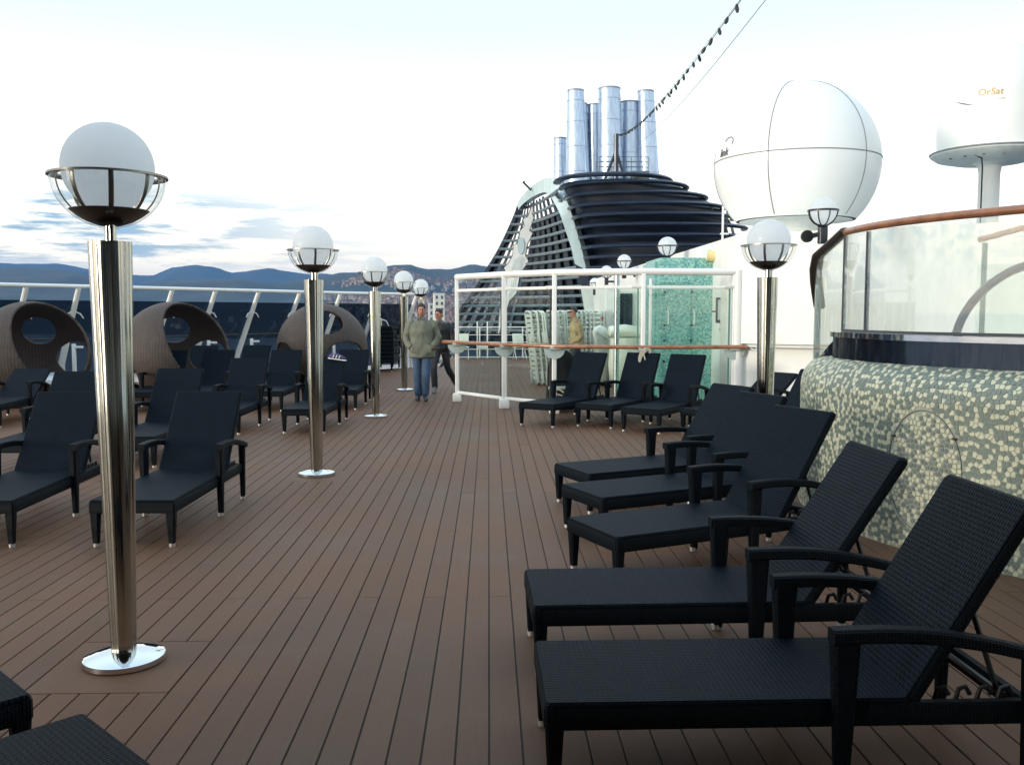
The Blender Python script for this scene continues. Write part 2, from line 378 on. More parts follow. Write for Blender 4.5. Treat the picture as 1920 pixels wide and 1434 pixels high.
# ------------------------------------------------------------------ sea, hull, terrain
mb = MB(); mb.add([(-30000, -30000, -48), (30000, -30000, -48), (30000, 30000, -48), (-30000, 30000, -48)], [(0, 1, 2, 3)])
sea_m = mat('harbour_water', (.020, .045, .065), .16, 0, bump=.5, bscale=.15, coords='Object')
struct('sea', mb, sea_m)
mb = MB(); mb.prism([(-11, -12), (12, -12), (12, 60), (-1.2, 60), (-1.4, 30), (-4.2, 26.6), (-7.2, 21.6), (-9.6, 18.2), (-11, 12)], -47.5, -.30)
struct('ship_hull', mb, M['hull'])

def elev(tab, px):      # picture-column table of ridge elevation (tangent)
    return interp(tab, px)
FAR = [(-700, 70), (-300, 84), (0, 89), (50, 86), (125, 88), (165, 82), (250, 69), (300, 68), (330, 80), (380, 86), (405, 80), (440, 66), (480, 74), (515, 79), (545, 74), (580, 70), (640, 66), (1000, 60), (1700, 40), (2600, 40)]
MID = [(-700, 40), (-100, 66), (60, 78), (150, 74), (200, 60), (260, 42), (340, 55), (450, 58), (520, 45), (600, 60), (668, 70), (700, 75), (735, 83), (770, 81), (790, 75), (807, 72), (840, 74), (885, 85), (912, 81), (960, 86), (1010, 78), (1100, 66), (1300, 60), (1700, 30), (2600, 30)]
def terr(px, r):
    """height of the coast: two ridges, one at 4.6 km, one at 8.5 km"""
    az = atan2(px - 916, 1700); x, y = r * sin(az), r * cos(az)
    nz = noise.fractal(Vector((x / 900, y / 900, 3.1)), 1.0, 2.0, 5)
    nf = noise.fractal(Vector((x / 260, y / 260, 7.7)), 1.0, 2.1, 4)
    y1, y2 = 4600., 8500.
    h1 = 4600 / 1700 * elev(MID, px); h2 = 8500 / 1700 * elev(FAR, px)
    sh = 1700 + 350 * noise.noise(Vector((px / 300, 0, 0)))
    up1 = sm(sh, y1, y)
    if y < y1: h = -50 + (h1 + 50) * (up1 ** 1.1)
    elif y < 6200: t = sm(y1, 6200, y); h = h1 * (1 - .45 * t)
    elif y < y2: t = sm(6200, y2, y); h = h1 * .55 * (1 - t) + h2 * t
    else: h = h2 * (1 - .5 * sm(y2, 11000, y))
    k = sm(sh, sh + 1200, y)
    edge = 1 if abs(y - y1) > 300 and abs(y - y2) > 300 else .35
    h += (nz * 45 + nf * 16) * k * edge
    return x, y, h - (20 if y < sh else 0)
mb = MB(); cols = [-900 + i * 11 for i in range(310)]; rows = [1400 + 110 * j for j in range(88)]
for rr in rows:
    for px in cols:
        az = atan2(px - 916, 1700); mb.v.append(terr(px, rr / cos(az)))
nc = len(cols)
for j in range(len(rows) - 1):
    for i in range(nc - 1):
        mb.f.append((j * nc + i, j * nc + i + 1, (j + 1) * nc + i + 1, (j + 1) * nc + i)); mb.m.append(0)
hm = mat('wooded_hillside', (.022, .034, .028), .9, 0, var=.5, vscale=.006, bump=0)
o = struct('hills', mb, hm, smooth=True)

# city on the slopes
WALLC = [tuple(.62 * c for c in q) for q in [(.55, .48, .40), (.60, .55, .46), (.50, .40, .32), (.60, .59, .57), (.44, .35, .28), (.66, .64, .58), (.42, .41, .40)]]
def house_mat(name, col):
    m = bpy.data.materials.new(name); m.use_nodes = True; t = m.node_tree; b = t.nodes['Principled BSDF']; b.inputs['Roughness'].default_value = .8
    co = N(t, 'ShaderNodeTexCoord').outputs['Object']; s = N(t, 'ShaderNodeSeparateXYZ'); t.links.new(co, s.inputs[0])
    fx = mth(t, 'FRACT', mth(t, 'MULTIPLY', mth(t, 'ADD', s.outputs[0], s.outputs[1]), .28)); fz = mth(t, 'FRACT', mth(t, 'MULTIPLY', s.outputs[2], .32))
    w = mth(t, 'MULTIPLY', mth(t, 'GREATER_THAN', fx, .62), mth(t, 'GREATER_THAN', fz, .55))
    t.links.new(mixc(t, w, col, tuple(c * .3 for c in col)), b.inputs['Base Color']); return m
roof_m = mat('clay_roof', (.24, .13, .09), .8)
protos = []
for i, col in enumerate(WALLC):
    hm_ = house_mat('far_facade', col)
    w, d, h = random.uniform(9, 19), random.uniform(8, 12), random.uniform(6, 15)
    b1 = MB().box((0, 0, h / 2 - 6), (w, d, h + 12)).mesh('walls', hm_)
    b2 = MB()
    if i % 3 == 0: b2.box((0, 0, h + .7), (w + 1, d + 1, 1.2)); b2.box((w * .2, 0, h + 2.0), (3, 3, 1.6))
    else: b2.add([(-w / 2 - .6, -d / 2 - .6, h), (w / 2 + .6, -d / 2 - .6, h), (w / 2 + .6, d / 2 + .6, h), (-w / 2 - .6, d / 2 + .6, h), (-w / 4, 0, h + 3.6), (w / 4, 0, h + 3.6)], [(0, 1, 5, 4), (2, 3, 4, 5), (1, 2, 5), (3, 0, 4), (3, 2, 1, 0)])
    protos.append((b1, b2.mesh('roof', roof_m)))
hues = ['peach', 'cream', 'terracotta', 'pale grey', 'brown', 'ivory', 'stone grey']
n_h = 0; rest = MB()
rnd = random.Random(21)
while n_h < 2600:
    px = rnd.choice([rnd.uniform(600, 930), rnd.uniform(720, 1180), rnd.uniform(330, 700)]); yy = rnd.uniform(1950, 3700)
    if px < 600 and (yy > 2500 or rnd.random() < .6): continue
    az = atan2(px - 916, 1700); x, y, h = terr(px, yy / cos(az))
    if noise.noise(Vector((x / 380, y / 380, 1))) < -.12 - .25 * sm(650, 850, px): n_h += 1; continue
    if h < -46: continue
    k = rnd.randrange(len(protos))
    if n_h % 7 == 0:
        o = thing('hillside_house', '%s house %s, %s' % (hues[k], 'low by the harbour' if h < 55 else 'halfway up the hillside' if h < 125 else 'high on the hillside', next(w for lim, w in ((440, 'above the middle wicker pod'), (560, 'left of the second lamp'), (640, 'right of the second lamp'), (690, 'left of the third lamp'), (745, 'between the third and fourth lamps'), (800, 'over the walking men'), (860, 'just left of the glass screen'), (930, 'at the left foot of the funnel'), (1010, 'seen through the left funnel lattice'), (9999, 'behind the right funnel lattice')) if px < lim)), 'house', (x, y, h), rnd.uniform(-.6, .6), 'houses on the far hillside')
        a = new_obj('walls', protos[k][0], o); b_ = new_obj('roof', protos[k][1], o)
    else:
        w, d, hh = rnd.uniform(7, 18), rnd.uniform(7, 12), rnd.uniform(5, 14); q = Matrix.Rotation(rnd.uniform(-.6, .6), 3, 'Z')
        rest.box((x, y, h + hh / 2 - 5), (w, d, hh + 10), q, k)
        rest.box((x, y, h + hh + .8), (w + 1, d + 1, 1.5), q, 7)
    n_h += 1
o = rest.build('distant_city', [p[0].materials[0] for p in protos] + [roof_m]); tag(o, 'dense mass of pale city blocks covering the far hillside', 'city', kind='stuff')

# large quay-side buildings seen beyond the stern
def block(label, x, y, w, d, h, col, z0=-47, floors=6, bays=5):
    t = thing('apartment_block', label, 'building', (x, y, z0), .15)
    m_ = mat('render_wall', col, .8, var=.1, vscale=.2); MB().box((0, 0, h / 2), (w, d, h)).build('walls', m_, t)
    MB().box((0, 0, h + .5), (w + 1, d + 1, 1)).build('roof', roof_m if h < 40 else M['white2'], t)
    wm = MB().box((0, 0, 0), (w / bays * .42, .3, h / floors * .5)).mesh('window', M['ink'])
    for i in range(bays):
        for j in range(floors):
            new_obj('window', wm, t, (-w / 2 + w / bays * (i + .5), -d / 2 - .05, h / floors * (j + .5)))
block('tall white tower block with narrow windows beyond the stern rail', -49, 900, 10, 12, 66, (.70, .68, .58), floors=11, bays=2)
block('lower grey white block beside the tall tower beyond the rail', -58.5, 960, 9, 12, 57, (.52, .52, .48), floors=9, bays=2)
block('broad ochre harbour building seen through the funnel lattice', 8, 640, 42, 16, 34, (.50, .38, .22), floors=6, bays=10)
block('long pale harbour building left of the funnel foot', -30, 760, 36, 14, 30, (.56, .48, .40), floors=6, bays=9)
block('terracotta harbour building right of the funnel lattice', 52, 800, 40, 16, 40, (.46, .28, .20), floors=7, bays=9)

# ------------------------------------------------------------------ deck
PW = 0.127
deck_b = MB(); 
RAIL = [(-11.2, 13.6), (-10.6, 15.2), (-9.9, 16.6), (-8.95, 17.9), (-8.3, 18.7), (-7.65, 19.5), (-7.0, 20.4), (-6.35, 21.4), (-5.6, 22.4), (-4.85, 23.6), (-4.0, 24.8), (-3.1, 25.8), (-2.1, 26.75)]
outline = [(-11.2, -6), (5.6, -6), (5.6, 33.2), (-1.3, 33.2), (-1.3, 27.6)] + [(x - .35, y + .35) for x, y in reversed(RAIL)]
deck_b.prism(outline, -.28, -.009)
deck = struct('deck', deck_b, M['caulk'])
def outer_y(x):
    if x < -1.35: return interp([(a - .3, b + .3) for a, b in RAIL], x) - .05
    return 33.1
HATCH = []   # cut-outs round the floor lamps (x0, x1, y0, y1) on plank lines
LAMPS = [(-1.731, 4.239), (-1.75, 9.172), (-1.776, 14.25), (-1.771, 19.1), (-1.77, 23.84)]
for lx, ly in LAMPS[:3]:
    i0 = round((lx - .33) / PW); HATCH.append((i0 * PW, (i0 + 5) * PW, ly - .37, ly + .25))
segs = []
for i in range(-88, 44):
    x0 = i * PW; xm = x0 + PW / 2
    ye = outer_y(xm)
    off = {0: 5.17, 1: 8.2, 2: 8.9 + (i % 6) * .0}[i % 3]
    cuts = [-5.9]
    y = off - 12
    while y < ye:
        if y > -5.8: cuts.append(y)
        y += 6
    cuts.append(ye)
    for a, b in zip(cuts, cuts[1:]):
        parts_ = [(a, b)]
        for hx0, hx1, hy0, hy1 in HATCH:
            if hx0 - .01 < xm < hx1 + .01:
                nw = []
                for (p, q) in parts_:
                    if q <= hy0 or p >= hy1: nw.append((p, q)); continue
                    if p < hy0: nw.append((p, hy0))
                    if q > hy1: nw.append((hy1, q))
                parts_ = nw
        segs += [(xm, p, q) for p, q in parts_ if q - p > .05]
# white wall and pool kerb cover the deck to the right: no need to sort further
def vis(s):
    xm, p, q = s; m = max((p + q) / 2, 2.2)
    if q < 2.0 or abs(xm) > .62 * m + .6: return 1e3 + m
    return m
segs.sort(key=vis)
pcache = {}
far = MB(); g = .0033
for k, (xm, p, q) in enumerate(segs):
    L = q - p; w = PW - 2 * g
    if k < 290:
        key = round(L, 2)
        if key not in pcache:
            m_ = MB(); b = .0022; hy = L / 2 - .0018; hx = w / 2
            m_.add([(-hx, -hy, -.008), (hx, -hy, -.008), (hx, hy, -.008), (-hx, hy, -.008), (-hx, -hy, -b), (hx, -hy, -b), (hx, hy, -b), (-hx, hy, -b), (-hx + b, -hy + b, 0), (hx - b, -hy + b, 0), (hx - b, hy - b, 0), (-hx + b, hy - b, 0)],
                   [(0, 1, 5, 4), (1, 2, 6, 5), (2, 3, 7, 6), (3, 0, 4, 7), (4, 5, 9, 8), (5, 6, 10, 9), (6, 7, 11, 10), (7, 4, 8, 11), (8, 9, 10, 11)])
            pcache[key] = m_.mesh('plank', M['deck'])
        new_obj('plank', pcache[key], deck, (xm, (p + q) / 2, 0))
    else:
        a, b, c, d = xm - w / 2, xm + w / 2, p + .0018, q - .0018
        far.add([(a, c, -.0015), (b, c, -.0015), (b, d, -.0015), (a, d, -.0015)], [(0, 1, 2, 3)])
o = far.build('planks_far', M['deck'], deck); o['kind'] = 'stuff'
for x0, x1, y0, y1 in HATCH:
    MB().box(((x0 + x1) / 2, (y0 + y1) / 2, -.004), (x1 - x0 - .008, y1 - y0 - .008, .008), bev=.002).build('hatch_board', M['deck'], deck)

# ------------------------------------------------------------------ floor lamps
def lamp_meshes():
    d = {}
    d['base'] = MB().lathe([(0, 0), (.178, 0), (.184, .006), (.184, .030), (.176, .038), (.10, .050), (.062, .056), (0, .056)], 56).mesh('base_plate', M['chrome'], True, 40)
    sh = lambda th, z: 1 + .034 * cos(3 * th + .5) + .020 * cos(7 * th + 1.1) + .011 * cos(13 * th) + .0045 * cos(29 * th + 2)
    prof = [(.056 + (.094 - .056) * t ** .9, .05 + 1.92 * t) for t in [i / 16 for i in range(17)]]
    inner = [(r - .004, z) for r, z in reversed(prof)]
    d['column'] = MB().lathe(prof + inner, 160, shape=sh).mesh('column', M['inox'], True, 50)
    d['neck'] = MB().lathe([(.026, 1.40), (.026, 2.06)], 20).lathe([(.016, 1.40), (.016, 2.06)], 14, (.030, -.012, 0)).mesh('neck', M['inox'], True)
    d['saucer'] = MB().lathe([(0, 2.040), (.045, 2.042), (.10, 2.062), (.14, 2.086), (.172, 2.112), (.170, 2.115), (.13, 2.096), (.06, 2.066), (0, 2.060)], 48).mesh('saucer', M['saucer'], True, 60)
    d['bowl'] = MB().lathe([(.04, 2.030)] + [(.247 * sin(a), 2.268 - .236 * cos(a)) for a in [R(12 + 78 * i / 12) for i in range(13)]], 56).mesh('glass_bowl', M['bowl'], True, 80)
    d['ring'] = MB().lathe([(.210, 2.273), (.257, 2.269), (.257, 2.260), (.210, 2.264), (.210, 2.273)], 64).mesh('ring', M['rim'], True)
    d['globe'] = MB().lathe([(.200 * sin(R(a)), 2.306 - .200 * cos(R(a))) for a in range(0, 181, 6)], 56).mesh('globe', M['opal'], True, 80)
    rb = MB(); pts = [(.218 * sin(R(a)), 0, 2.270 - .218 * cos(R(a))) for a in range(40, 91, 5)]
    rb.tube(pts, [.0035] * len(pts), 6, ry=[.0125] * len(pts), up=(0, 1, 0)); d['rib'] = rb.mesh('rib', M['rim'], True)
    return d
LM = lamp_meshes()
def floor_lamp(label, x, y, rz):
    t = thing('floor_lamp', label, 'lamp', (x, y, 0), rz, 'globe lamps on steel columns')
    for k, n in (('base', 'base_plate'), ('column', 'column'), ('neck', 'neck'), ('saucer', 'saucer'), ('globe', 'globe'), ('bowl', 'glass_bowl'), ('ring', 'ring')):
        new_obj(n, LM[k], t)
    for i in range(8): new_obj('rib', LM['rib'], t, rot=(0, 0, 2 * pi * i / 8 + .2))
    return t
LL = ['nearest globe lamp, its polished tapered column standing on a hatch left of the walkway',
      'second globe lamp of the left row, between the loungers and the open deck',
      'third globe lamp of the left row, in front of the stacked black loungers',
      'fourth globe lamp of the left row, just left of the man in the olive coat',
      'farthest globe lamp of the left row, rising behind the walking man']
for (x, y), l, rz in zip(LAMPS, LL, (-.55, .1, .5, -.2, .3)): floor_lamp(l, x, y, rz)
floor_lamp('globe lamp on the right, standing among loungers before the white wall', 2.60, 8.42, .9)

# ------------------------------------------------------------------ caged wall lamps
def wall_lamp(label, x, y, z, rz=0.):
    t = thing('wall_lamp', label, 'lamp', (x, y, z), rz, 'caged globe lamps on the white wall')
    MB().lathe([(.182 * sin(R(a)), -.182 * cos(R(a))) for a in range(0, 181, 8)], 36).build('globe', M['opal'], t, True, angle=80)
    c = MB(); c.lathe([(.188, -.012), (.206, -.012), (.206, .014), (.188, .014), (.188, -.012)], 36)
    for i in range(8):
        a = 2 * pi * i / 8 + .1
        c.tube([(.198 * sin(R(b)) * cos(a), .198 * sin(R(b)) * sin(a), -.205 * cos(R(b))) for b in range(8, 91, 9)], .009, 6)
    c.lathe([(0, -.222), (.06, -.218), (.08, -.195), (0, -.195)], 16)
    c.build('cage', M['blackmetal'], t, True)
    b = MB(); b.box((0, 0, -.33), (.11, .11, .23), bev=.012); b.box((-.02, .22, -.31), (.07, .40, .06), bev=.01)
    b.build('bracket', M['blackmetal'], t, True)
    MB().lathe([(0, 0), (.085, 0), (.085, .05), (0, .05)], 20).build('wall_plate', M['blackmetal'], t, True, loc=(-.11, .32, -.32), rot=(R(90), 0, 0))
wall_lamp('caged globe lamp high on the white wall, right of the big radome', 4.55, 12.35, 3.02)
wall_lamp('caged globe lamp rising above the teal mosaic panel', 3.52, 17.9, 2.94, -pi / 2)
wall_lamp('caged globe lamp left of the teal panel, against the louvred funnel', 3.58, 24.0, 2.98, -pi / 2)
wall_lamp('smaller looking caged globe lamp further along the wall', 3.66, 28.2, 2.90, -pi / 2)
wall_lamp('farthest caged globe lamp, lowest of the row beside the pale arch leg', 3.92, 33.6, 2.72, -pi / 2)

# ------------------------------------------------------------------ sun loungers (x along the seat from the foot, y across)
LW = .60
def leg_mesh(h, top=.066, bot=.040, name='leg'):
    return MB().box((0, 0, h / 2 + .0), (top, top, h), bev=.010, taper=(bot / top, bot / top)).mesh(name, M['rattan_d'], True)
LEGM = leg_mesh(.262); CAPM = MB().lathe([(0, 0), (.019, 0), (.022, .004), (.022, .028), (0, .028)], 14).mesh('foot_cap', M['cap'], True)
def add_leg(t, x, y, me=None):
    l = new_obj('leg', me or LEGM, t, (x, y, .020)); new_obj('foot_cap', CAPM, l, (0, 0, -.020)); return l
ARMLEG = MB().box((.012, 0, .275), (.100, .058, .57), bev=.014, taper=(.46, .66)).mesh('leg', M['rattan_d'], True)
REARLEG = MB().box((0, 0, .245), (.060, .054, .49), bev=.012, taper=(.62, .70)).mesh('leg', M['rattan_d'], True)
SEAT = MB().box((.625, 0, .325), (1.25, LW - .01, .030), bev=.010).mesh('seat', M['rattan'], True)
_f = MB(); _f.box((.02, 0, .288), (.045, LW, .085), bev=.010)
for s_ in (-1, 1): _f.box((.86, s_ * (LW / 2 - .020), .283), (1.66, .040, .080), bev=.010)
_f.box((1.675, 0, .283), (.04, LW, .07), bev=.010)
FRAME = _f.mesh('seat_frame', M['rattan_d'], True)
_a = MB(); _n = 10
for i in range(_n):
    u = i / (_n - 1); x = .962 + .735 * u; z = .566 + .014 * sin(pi * u) - .085 * u ** 2; k = 1 - .15 * u; hx, hz, c_ = .032 * k, .026 * k, .009
    _a.v += [(x, -hx + c_, z - hz), (x, hx - c_, z - hz), (x, hx, z - hz + c_), (x, hx, z + hz - c_), (x, hx - c_, z + hz), (x, -hx + c_, z + hz), (x, -hx, z + hz - c_), (x, -hx, z - hz + c_)]
for i in range(_n - 1):
    for k in range(8): _a.f.append((i * 8 + k, i * 8 + (k + 1) % 8, i * 8 + 8 + (k + 1) % 8, i * 8 + 8 + k)); _a.m.append(0)
_a.f += [tuple(range(7, -1, -1)), tuple(range((_n - 1) * 8, _n * 8))]; _a.m += [0, 0]
ARM = _a.mesh('armrest', M['rattan_d'], True, 25)
_b = MB().box((.39, 0, .0), (.80, LW - .035, .034), bev=.012); BACK = _b.mesh('backrest', M['rattan'], True)
_be = MB()
for s_ in (-1, 1): _be.box((.39, s_ * (LW / 2 - .030), -.010), (.80, .034, .040), bev=.010)
_be.box((.775, 0, -.010), (.040, LW - .03, .040), bev=.010)
BEDGE = _be.mesh('back_frame', M['rattan_d'], True)
RACK = []
for s_ in (-1, 1):
    _r = MB()
    for i in range(4):
        x = 1.36 + .075 * i; _r.tube([(x, s_ * .235, .30), (x + .012, s_ * .235, .345), (x + .036, s_ * .235, .352), (x + .052, s_ * .235, .325)], .009, 6)
    _r.tube([(1.33, s_ * .235, .296), (1.66, s_ * .235, .296)], .013, 8)
    RACK.append(_r.mesh('notched_rack', M['blackmetal'], True))
def lounger(label, x, y, deg, rec=57, group=None, dz=0.):
    t = thing('sun_lounger', label, 'sun lounger', (x, y, dz), R(deg), group)
    new_obj('seat', SEAT, t); new_obj('seat_frame', FRAME, t)
    for s_ in (-1, 1):
        add_leg(t, .034, s_ * (LW / 2 - .034))
        add_leg(t, 1.0, s_ * (LW / 2 + .006), ARMLEG); add_leg(t, 1.665, s_ * (LW / 2 - .004), REARLEG)
        new_obj('armrest', ARM, t, (0, s_ * (LW / 2 + .012), 0))
    bk = new_obj('backrest', BACK, t, (1.255, 0, .325), (0, -R(rec), 0)); new_obj('back_frame', BEDGE, bk)
    for r_ in RACK: new_obj('notched_rack', r_, t)
    st = MB(); q = .40; bx, bz = 1.255 + q * cos(R(rec)) + .03 * sin(R(rec)), .325 + q * sin(R(rec)) - .03 * cos(R(rec))
    fx = min(1.60, bx + .30)
    for s_ in (-1, 1): st.tube([(bx, s_ * .205, bz), (fx, s_ * .205, .325)], .010, 8)
    st.tube([(fx, -.25, .325), (fx, .25, .325)], .011, 8); st.tube([(bx, -.205, bz), (bx, .205, bz)], .010, 8)
    st.build('support_bar', M['blackmetal'], t, True)
    return t
GR, GF, GL = 'black woven loungers along the mosaic pool wall', 'black woven loungers before the glass screen', 'black woven loungers behind the left lamps'
lounger('nearest black woven lounger on the right, foot end at the bottom of the photo', .184, 3.245, 0.5, 59, GR)
lounger('second nearest right hand lounger, its back against the round mosaic hatch', .190, 4.26, 1.5, 57, GR)
lounger('angled lounger on the right with the tallest looking back, third from the camera', .622, 5.457, 24, 57, GR)
lounger('angled lounger on the right, fourth from the camera', .677, 6.59, 24, 57, GR)
lounger('angled lounger in front of the right hand globe lamp, fifth from the camera', .690, 7.54, 24, 56, GR)
lounger('mostly hidden lounger squeezed between the fifth right lounger and the pool wall end', 2.22, 9.35, 26, 58, GR)
lounger('lounger nearest the black arched board, leftmost before the glass screen', .68, 12.99, 55, 60, GF)
lounger('middle lounger before the glass screen, in front of the rope coil', 1.494, 12.85, 55, 60, GF)
lounger('lounger before the teal mosaic panel, third from the left', 2.07, 12.27, 55, 60, GF)
lounger('lounger with its back let down low before the white wall', 2.80, 12.05, 38, 33, GF)
lounger('left hand lounger cut by the photo edge, next to the nearest lamp', -3.62, 6.32, 92, 52, GL)
lounger('left hand lounger directly right of the nearest lamp column', -2.50, 6.32, 89, 52, GL)
lounger('lounger at the left edge, one row behind the front pair', -4.78, 9.1, 92, 52, GL)
lounger('lounger right behind the front pair, seen beside the lamp column', -3.82, 9.6, 90, 52, GL)
lounger('lounger left of the second lamp, legs clear on the walkway', -3.64, 12.2, 90, 52, GL)
lounger('lounger cut by the second lamp column, nearest the walkway', -2.516, 12.3, 89, 52, GL)
lounger('lounger on the walkway side in front of the third wicker pod', -2.52, 15.3, 90, 52, GL)
lounger('lounger just left of the second lamp column, one row further back', -3.72, 15.1, 90, 52, GL)
lounger('lounger in front of the middle wicker pod on its right side', -4.95, 15.2, 91, 52, GL)
lounger('lounger in front of the middle wicker pod on its left side', -5.75, 15.0, 91, 52, GL)
lounger('far lounger between the middle and third wicker pods', -4.90, 17.6, 90, 52, GL)
lounger('far lounger right behind the middle pod, only its back top showing', -5.95, 17.45, 90, 52, GL)
lounger('lounger in deep shade before the left wicker pod', -7.25, 13.0, 95, 30, GL)
GB = 'foot ends of loungers at the bottom left corner'
lounger('lounger at the bottom left corner, only a corner of its foot end in view', -1.783, 3.282, 225, 50, GB)
lounger('lounger at the bottom left, foot end pointing into the walkway', -1.125, 2.718, 225, 50, GB)

# black loungers stacked flat at the far left of the walkway
FB = MB().box((.39, 0, 0), (.80, LW - .035, .034), bev=.012).mesh('backrest', M['rattan'], True)
for k in range(9):
    t = thing('stacked_lounger', ('bottom' if k == 0 else 'topmost' if k == 8 else ['second', 'third', 'fourth', 'fifth', 'sixth', 'seventh', 'eighth'][k - 1]) + ' lounger counted upward in the black stack between lamps', 'sun lounger', (-2.95 + .03 * (k % 2), 25.1, .115 * k), R(90 + (k * 7 % 5 - 2) * .8), 'stack of black loungers')
    new_obj('seat', SEAT, t); new_obj('seat_frame', FRAME, t); new_obj('backrest', FB, t, (1.25, 0, .325))
    for s_ in (-1, 1):
        for xx in (.034, 1.64): add_leg(t, xx, s_ * (LW / 2 - .034))
tag(MB().tube([(-3.12, 25.0, 1.27), (-3.1, 25.0, 1.42), (-2.95, 25.02, 1.46), (-2.8, 25.0, 1.40), (-2.74, 25.0, 1.27)], .012, 8).tube([(-2.93, 24.98, 1.27), (-2.93, 24.98, 1.46)], .010, 8).build('folded_frame', M['plasticw'], None, True), 'pale bent tube frame lying on the topmost stacked black lounger', 'frame')

# shoes left on a backrest
s = MB(); yy = 14.02
s.loft([((-2.46, yy, .955), .012, .02, (0, 1, 0), (0, 0, 1)), ((-2.43, yy, .965), .05, .045, (0, 1, 0), (0, 0, 1)), ((-2.34, yy, .965), .055, .05, (0, 1, 0), (0, 0, 1)), ((-2.25, yy, .945), .05, .035, (0, 1, 0), (0, 0, 1)), ((-2.20, yy, .93), .02, .014, (0, 1, 0), (0, 0, 1))], 14, 0)
s.box((-2.33, yy, .925), (.28, .10, .016), Matrix.Rotation(R(8), 3, 'Y'), 1, .006)
for i in range(3): s.box((-2.38 + .045 * i, yy - .045, .972 - .006 * i), (.012, .03, .05), Matrix.Rotation(R(25), 3, 'Y'), 1, .003)
tag(s.build('trainer_shoe', [M['purple'], M['white']], None, True), 'purple and white trainer perched on a lounger backrest beside the second lamp', 'shoe')

# ------------------------------------------------------------------ wicker pods
def shell(name, parent, mt, a, b, c, cz, holes, thick=.045, nu=150, nv=84, zmin=-.80):
    def hv(az, el): return Vector((cos(el) * cos(az), cos(el) * sin(az), sin(el)))
    H = [(hv(R(az), R(el)), R(rad), st) for az, el, rad, st in holes]
    P = {}; 
    dirs = [[hv(2 * pi * i / nu, -pi / 2 + pi * j / nv) for i in range(nu)] for j in range(nv + 1)]
    def ang(d, h):
        c0 = h[0]; e = Vector((-c0.y, c0.x, 0)); e = e.normalized() if e.length > 1e-5 else Vector((1, 0, 0)); n_ = c0.cross(e)
        x, y, z = d.dot(e), d.dot(n_), d.dot(c0)
        al = math.acos(max(-1, min(1, z))); q = sqrt(x * x + y * y) + 1e-9
        return al, (x / q, y / q), e, n_
    def rad_at(h, cs): return h[1] / sqrt((cs[0] * h[2]) ** 2 + (cs[1] / h[2]) ** 2) if h[2] != 1 else h[1]
    inside = {}
    for j in range(nv + 1):
        for i in range(nu):
            d = dirs[j][i]; v = False
            for h in H:
                al, cs, _, _ = ang(d, h)
                if al < rad_at(h, cs): v = True; break
            inside[(i, j)] = v
    m = MB(); idx = {}
    def vid(i, j):
        i %= nu
        if (i, j) in idx: return idx[(i, j)]
        d = dirs[j][i]
        if inside[(i, j)]:
            for h in H:
                al, cs, e, n_ = ang(d, h); ra = rad_at(h, cs)
                if al < ra: d = h[0] * cos(ra) + (e * cs[0] + n_ * cs[1]) * sin(ra); break
        idx[(i, j)] = len(m.v); m.v.append((a * d.x, b * d.y, cz + c * d.z)); return idx[(i, j)]
    for j in range(nv):
        if sin(-pi / 2 + pi * (j + .5) / nv) < zmin: continue
        for i in range(nu):
            q = [((i) % nu, j), ((i + 1) % nu, j), ((i + 1) % nu, j + 1), (i % nu, j + 1)]
            ns_ = sum(inside[x] for x in q)
            if ns_ >= 3: continue
            m.f.append(tuple(vid(*x) for x in q)); m.m.append(0)
    o = m.build(name, mt, parent, True, angle=180)
    uv = o.data.uv_layers.new(name='UVMap')
    for lp in o.data.loops:
        v = o.data.vertices[lp.vertex_index].co; uv.data[lp.index].uv = (atan2(v.y, v.x + 1e-6) * a, v.z)
    md = o.modifiers.new('thickness', 'SOLIDIFY'); md.thickness = thick; md.offset = -1
    return o
_o = M['opal'].node_tree; _b = _o.nodes['Principled BSDF']; _t = N(_o, 'ShaderNodeBsdfTranslucent'); _t.inputs[0].default_value = (.98, .99, .99, 1)
_m = N(_o, 'ShaderNodeMixShader'); _m.inputs[0].default_value = .76; _o.links.new(_b.outputs[0], _m.inputs[1]); _o.links.new(_t.outputs[0], _m.inputs[2]); _o.links.new(_m.outputs[0], _o.nodes['Material Output'].inputs[0])
M['podw'] = weave('brown_grey_wicker_shell', (.032, .019, .014), (.088, .058, .042), .060, .030, .6, .9, axes='uv')
def pod(label, x, y, rz, holes, s=1.0):
    t = thing('wicker_pod', label, 'pod chair', (x, y, 0), R(rz), 'wicker pods by the rail')
    o = shell('shell', t, M['podw'], .98 * s, .92 * s, .98, .86, holes)
    MB().lathe([(.62 * s, 0), (.70 * s, .02), (.74 * s, .10), (.60 * s, .12), (0, .12)], 40).build('plinth', M['wood_d'], t, True)
    MB().lathe([(0, .34), (.70 * s, .34), (.78 * s, .40), (.78 * s, .47), (.70 * s, .53), (0, .55)], 40).build('cushion', M['cushion'], t, True)
    return t
# holes: azimuth, elevation, angular radius, stretch  (azimuth -90 faces the camera)
HO = [(-32, 24, 50, 1.10), (-138, -20, 20, 1.0), (108, 30, 18, 1.0), (62, -4, 24, .80), (160, 5, 16, 1)]
pod('wicker pod at the left edge, behind the nearest lamp, darkest brown', -8.15, 16.4, -3, HO, 1.0)
pod('middle wicker pod, right of the nearest lamp, cushion showing through its round hole', -5.83, 17.0, 0, HO, 1.0)
pod('third wicker pod, half hidden behind the second lamp column', -3.72, 20.4, 0, [(-75, 38, 21, .9), (-48, -8, 21, .8), (-140, -14, 22, 1), (95, 35, 22, 1), (120, -12, 24, .8), (60, -10, 26, .8)], 1.02)

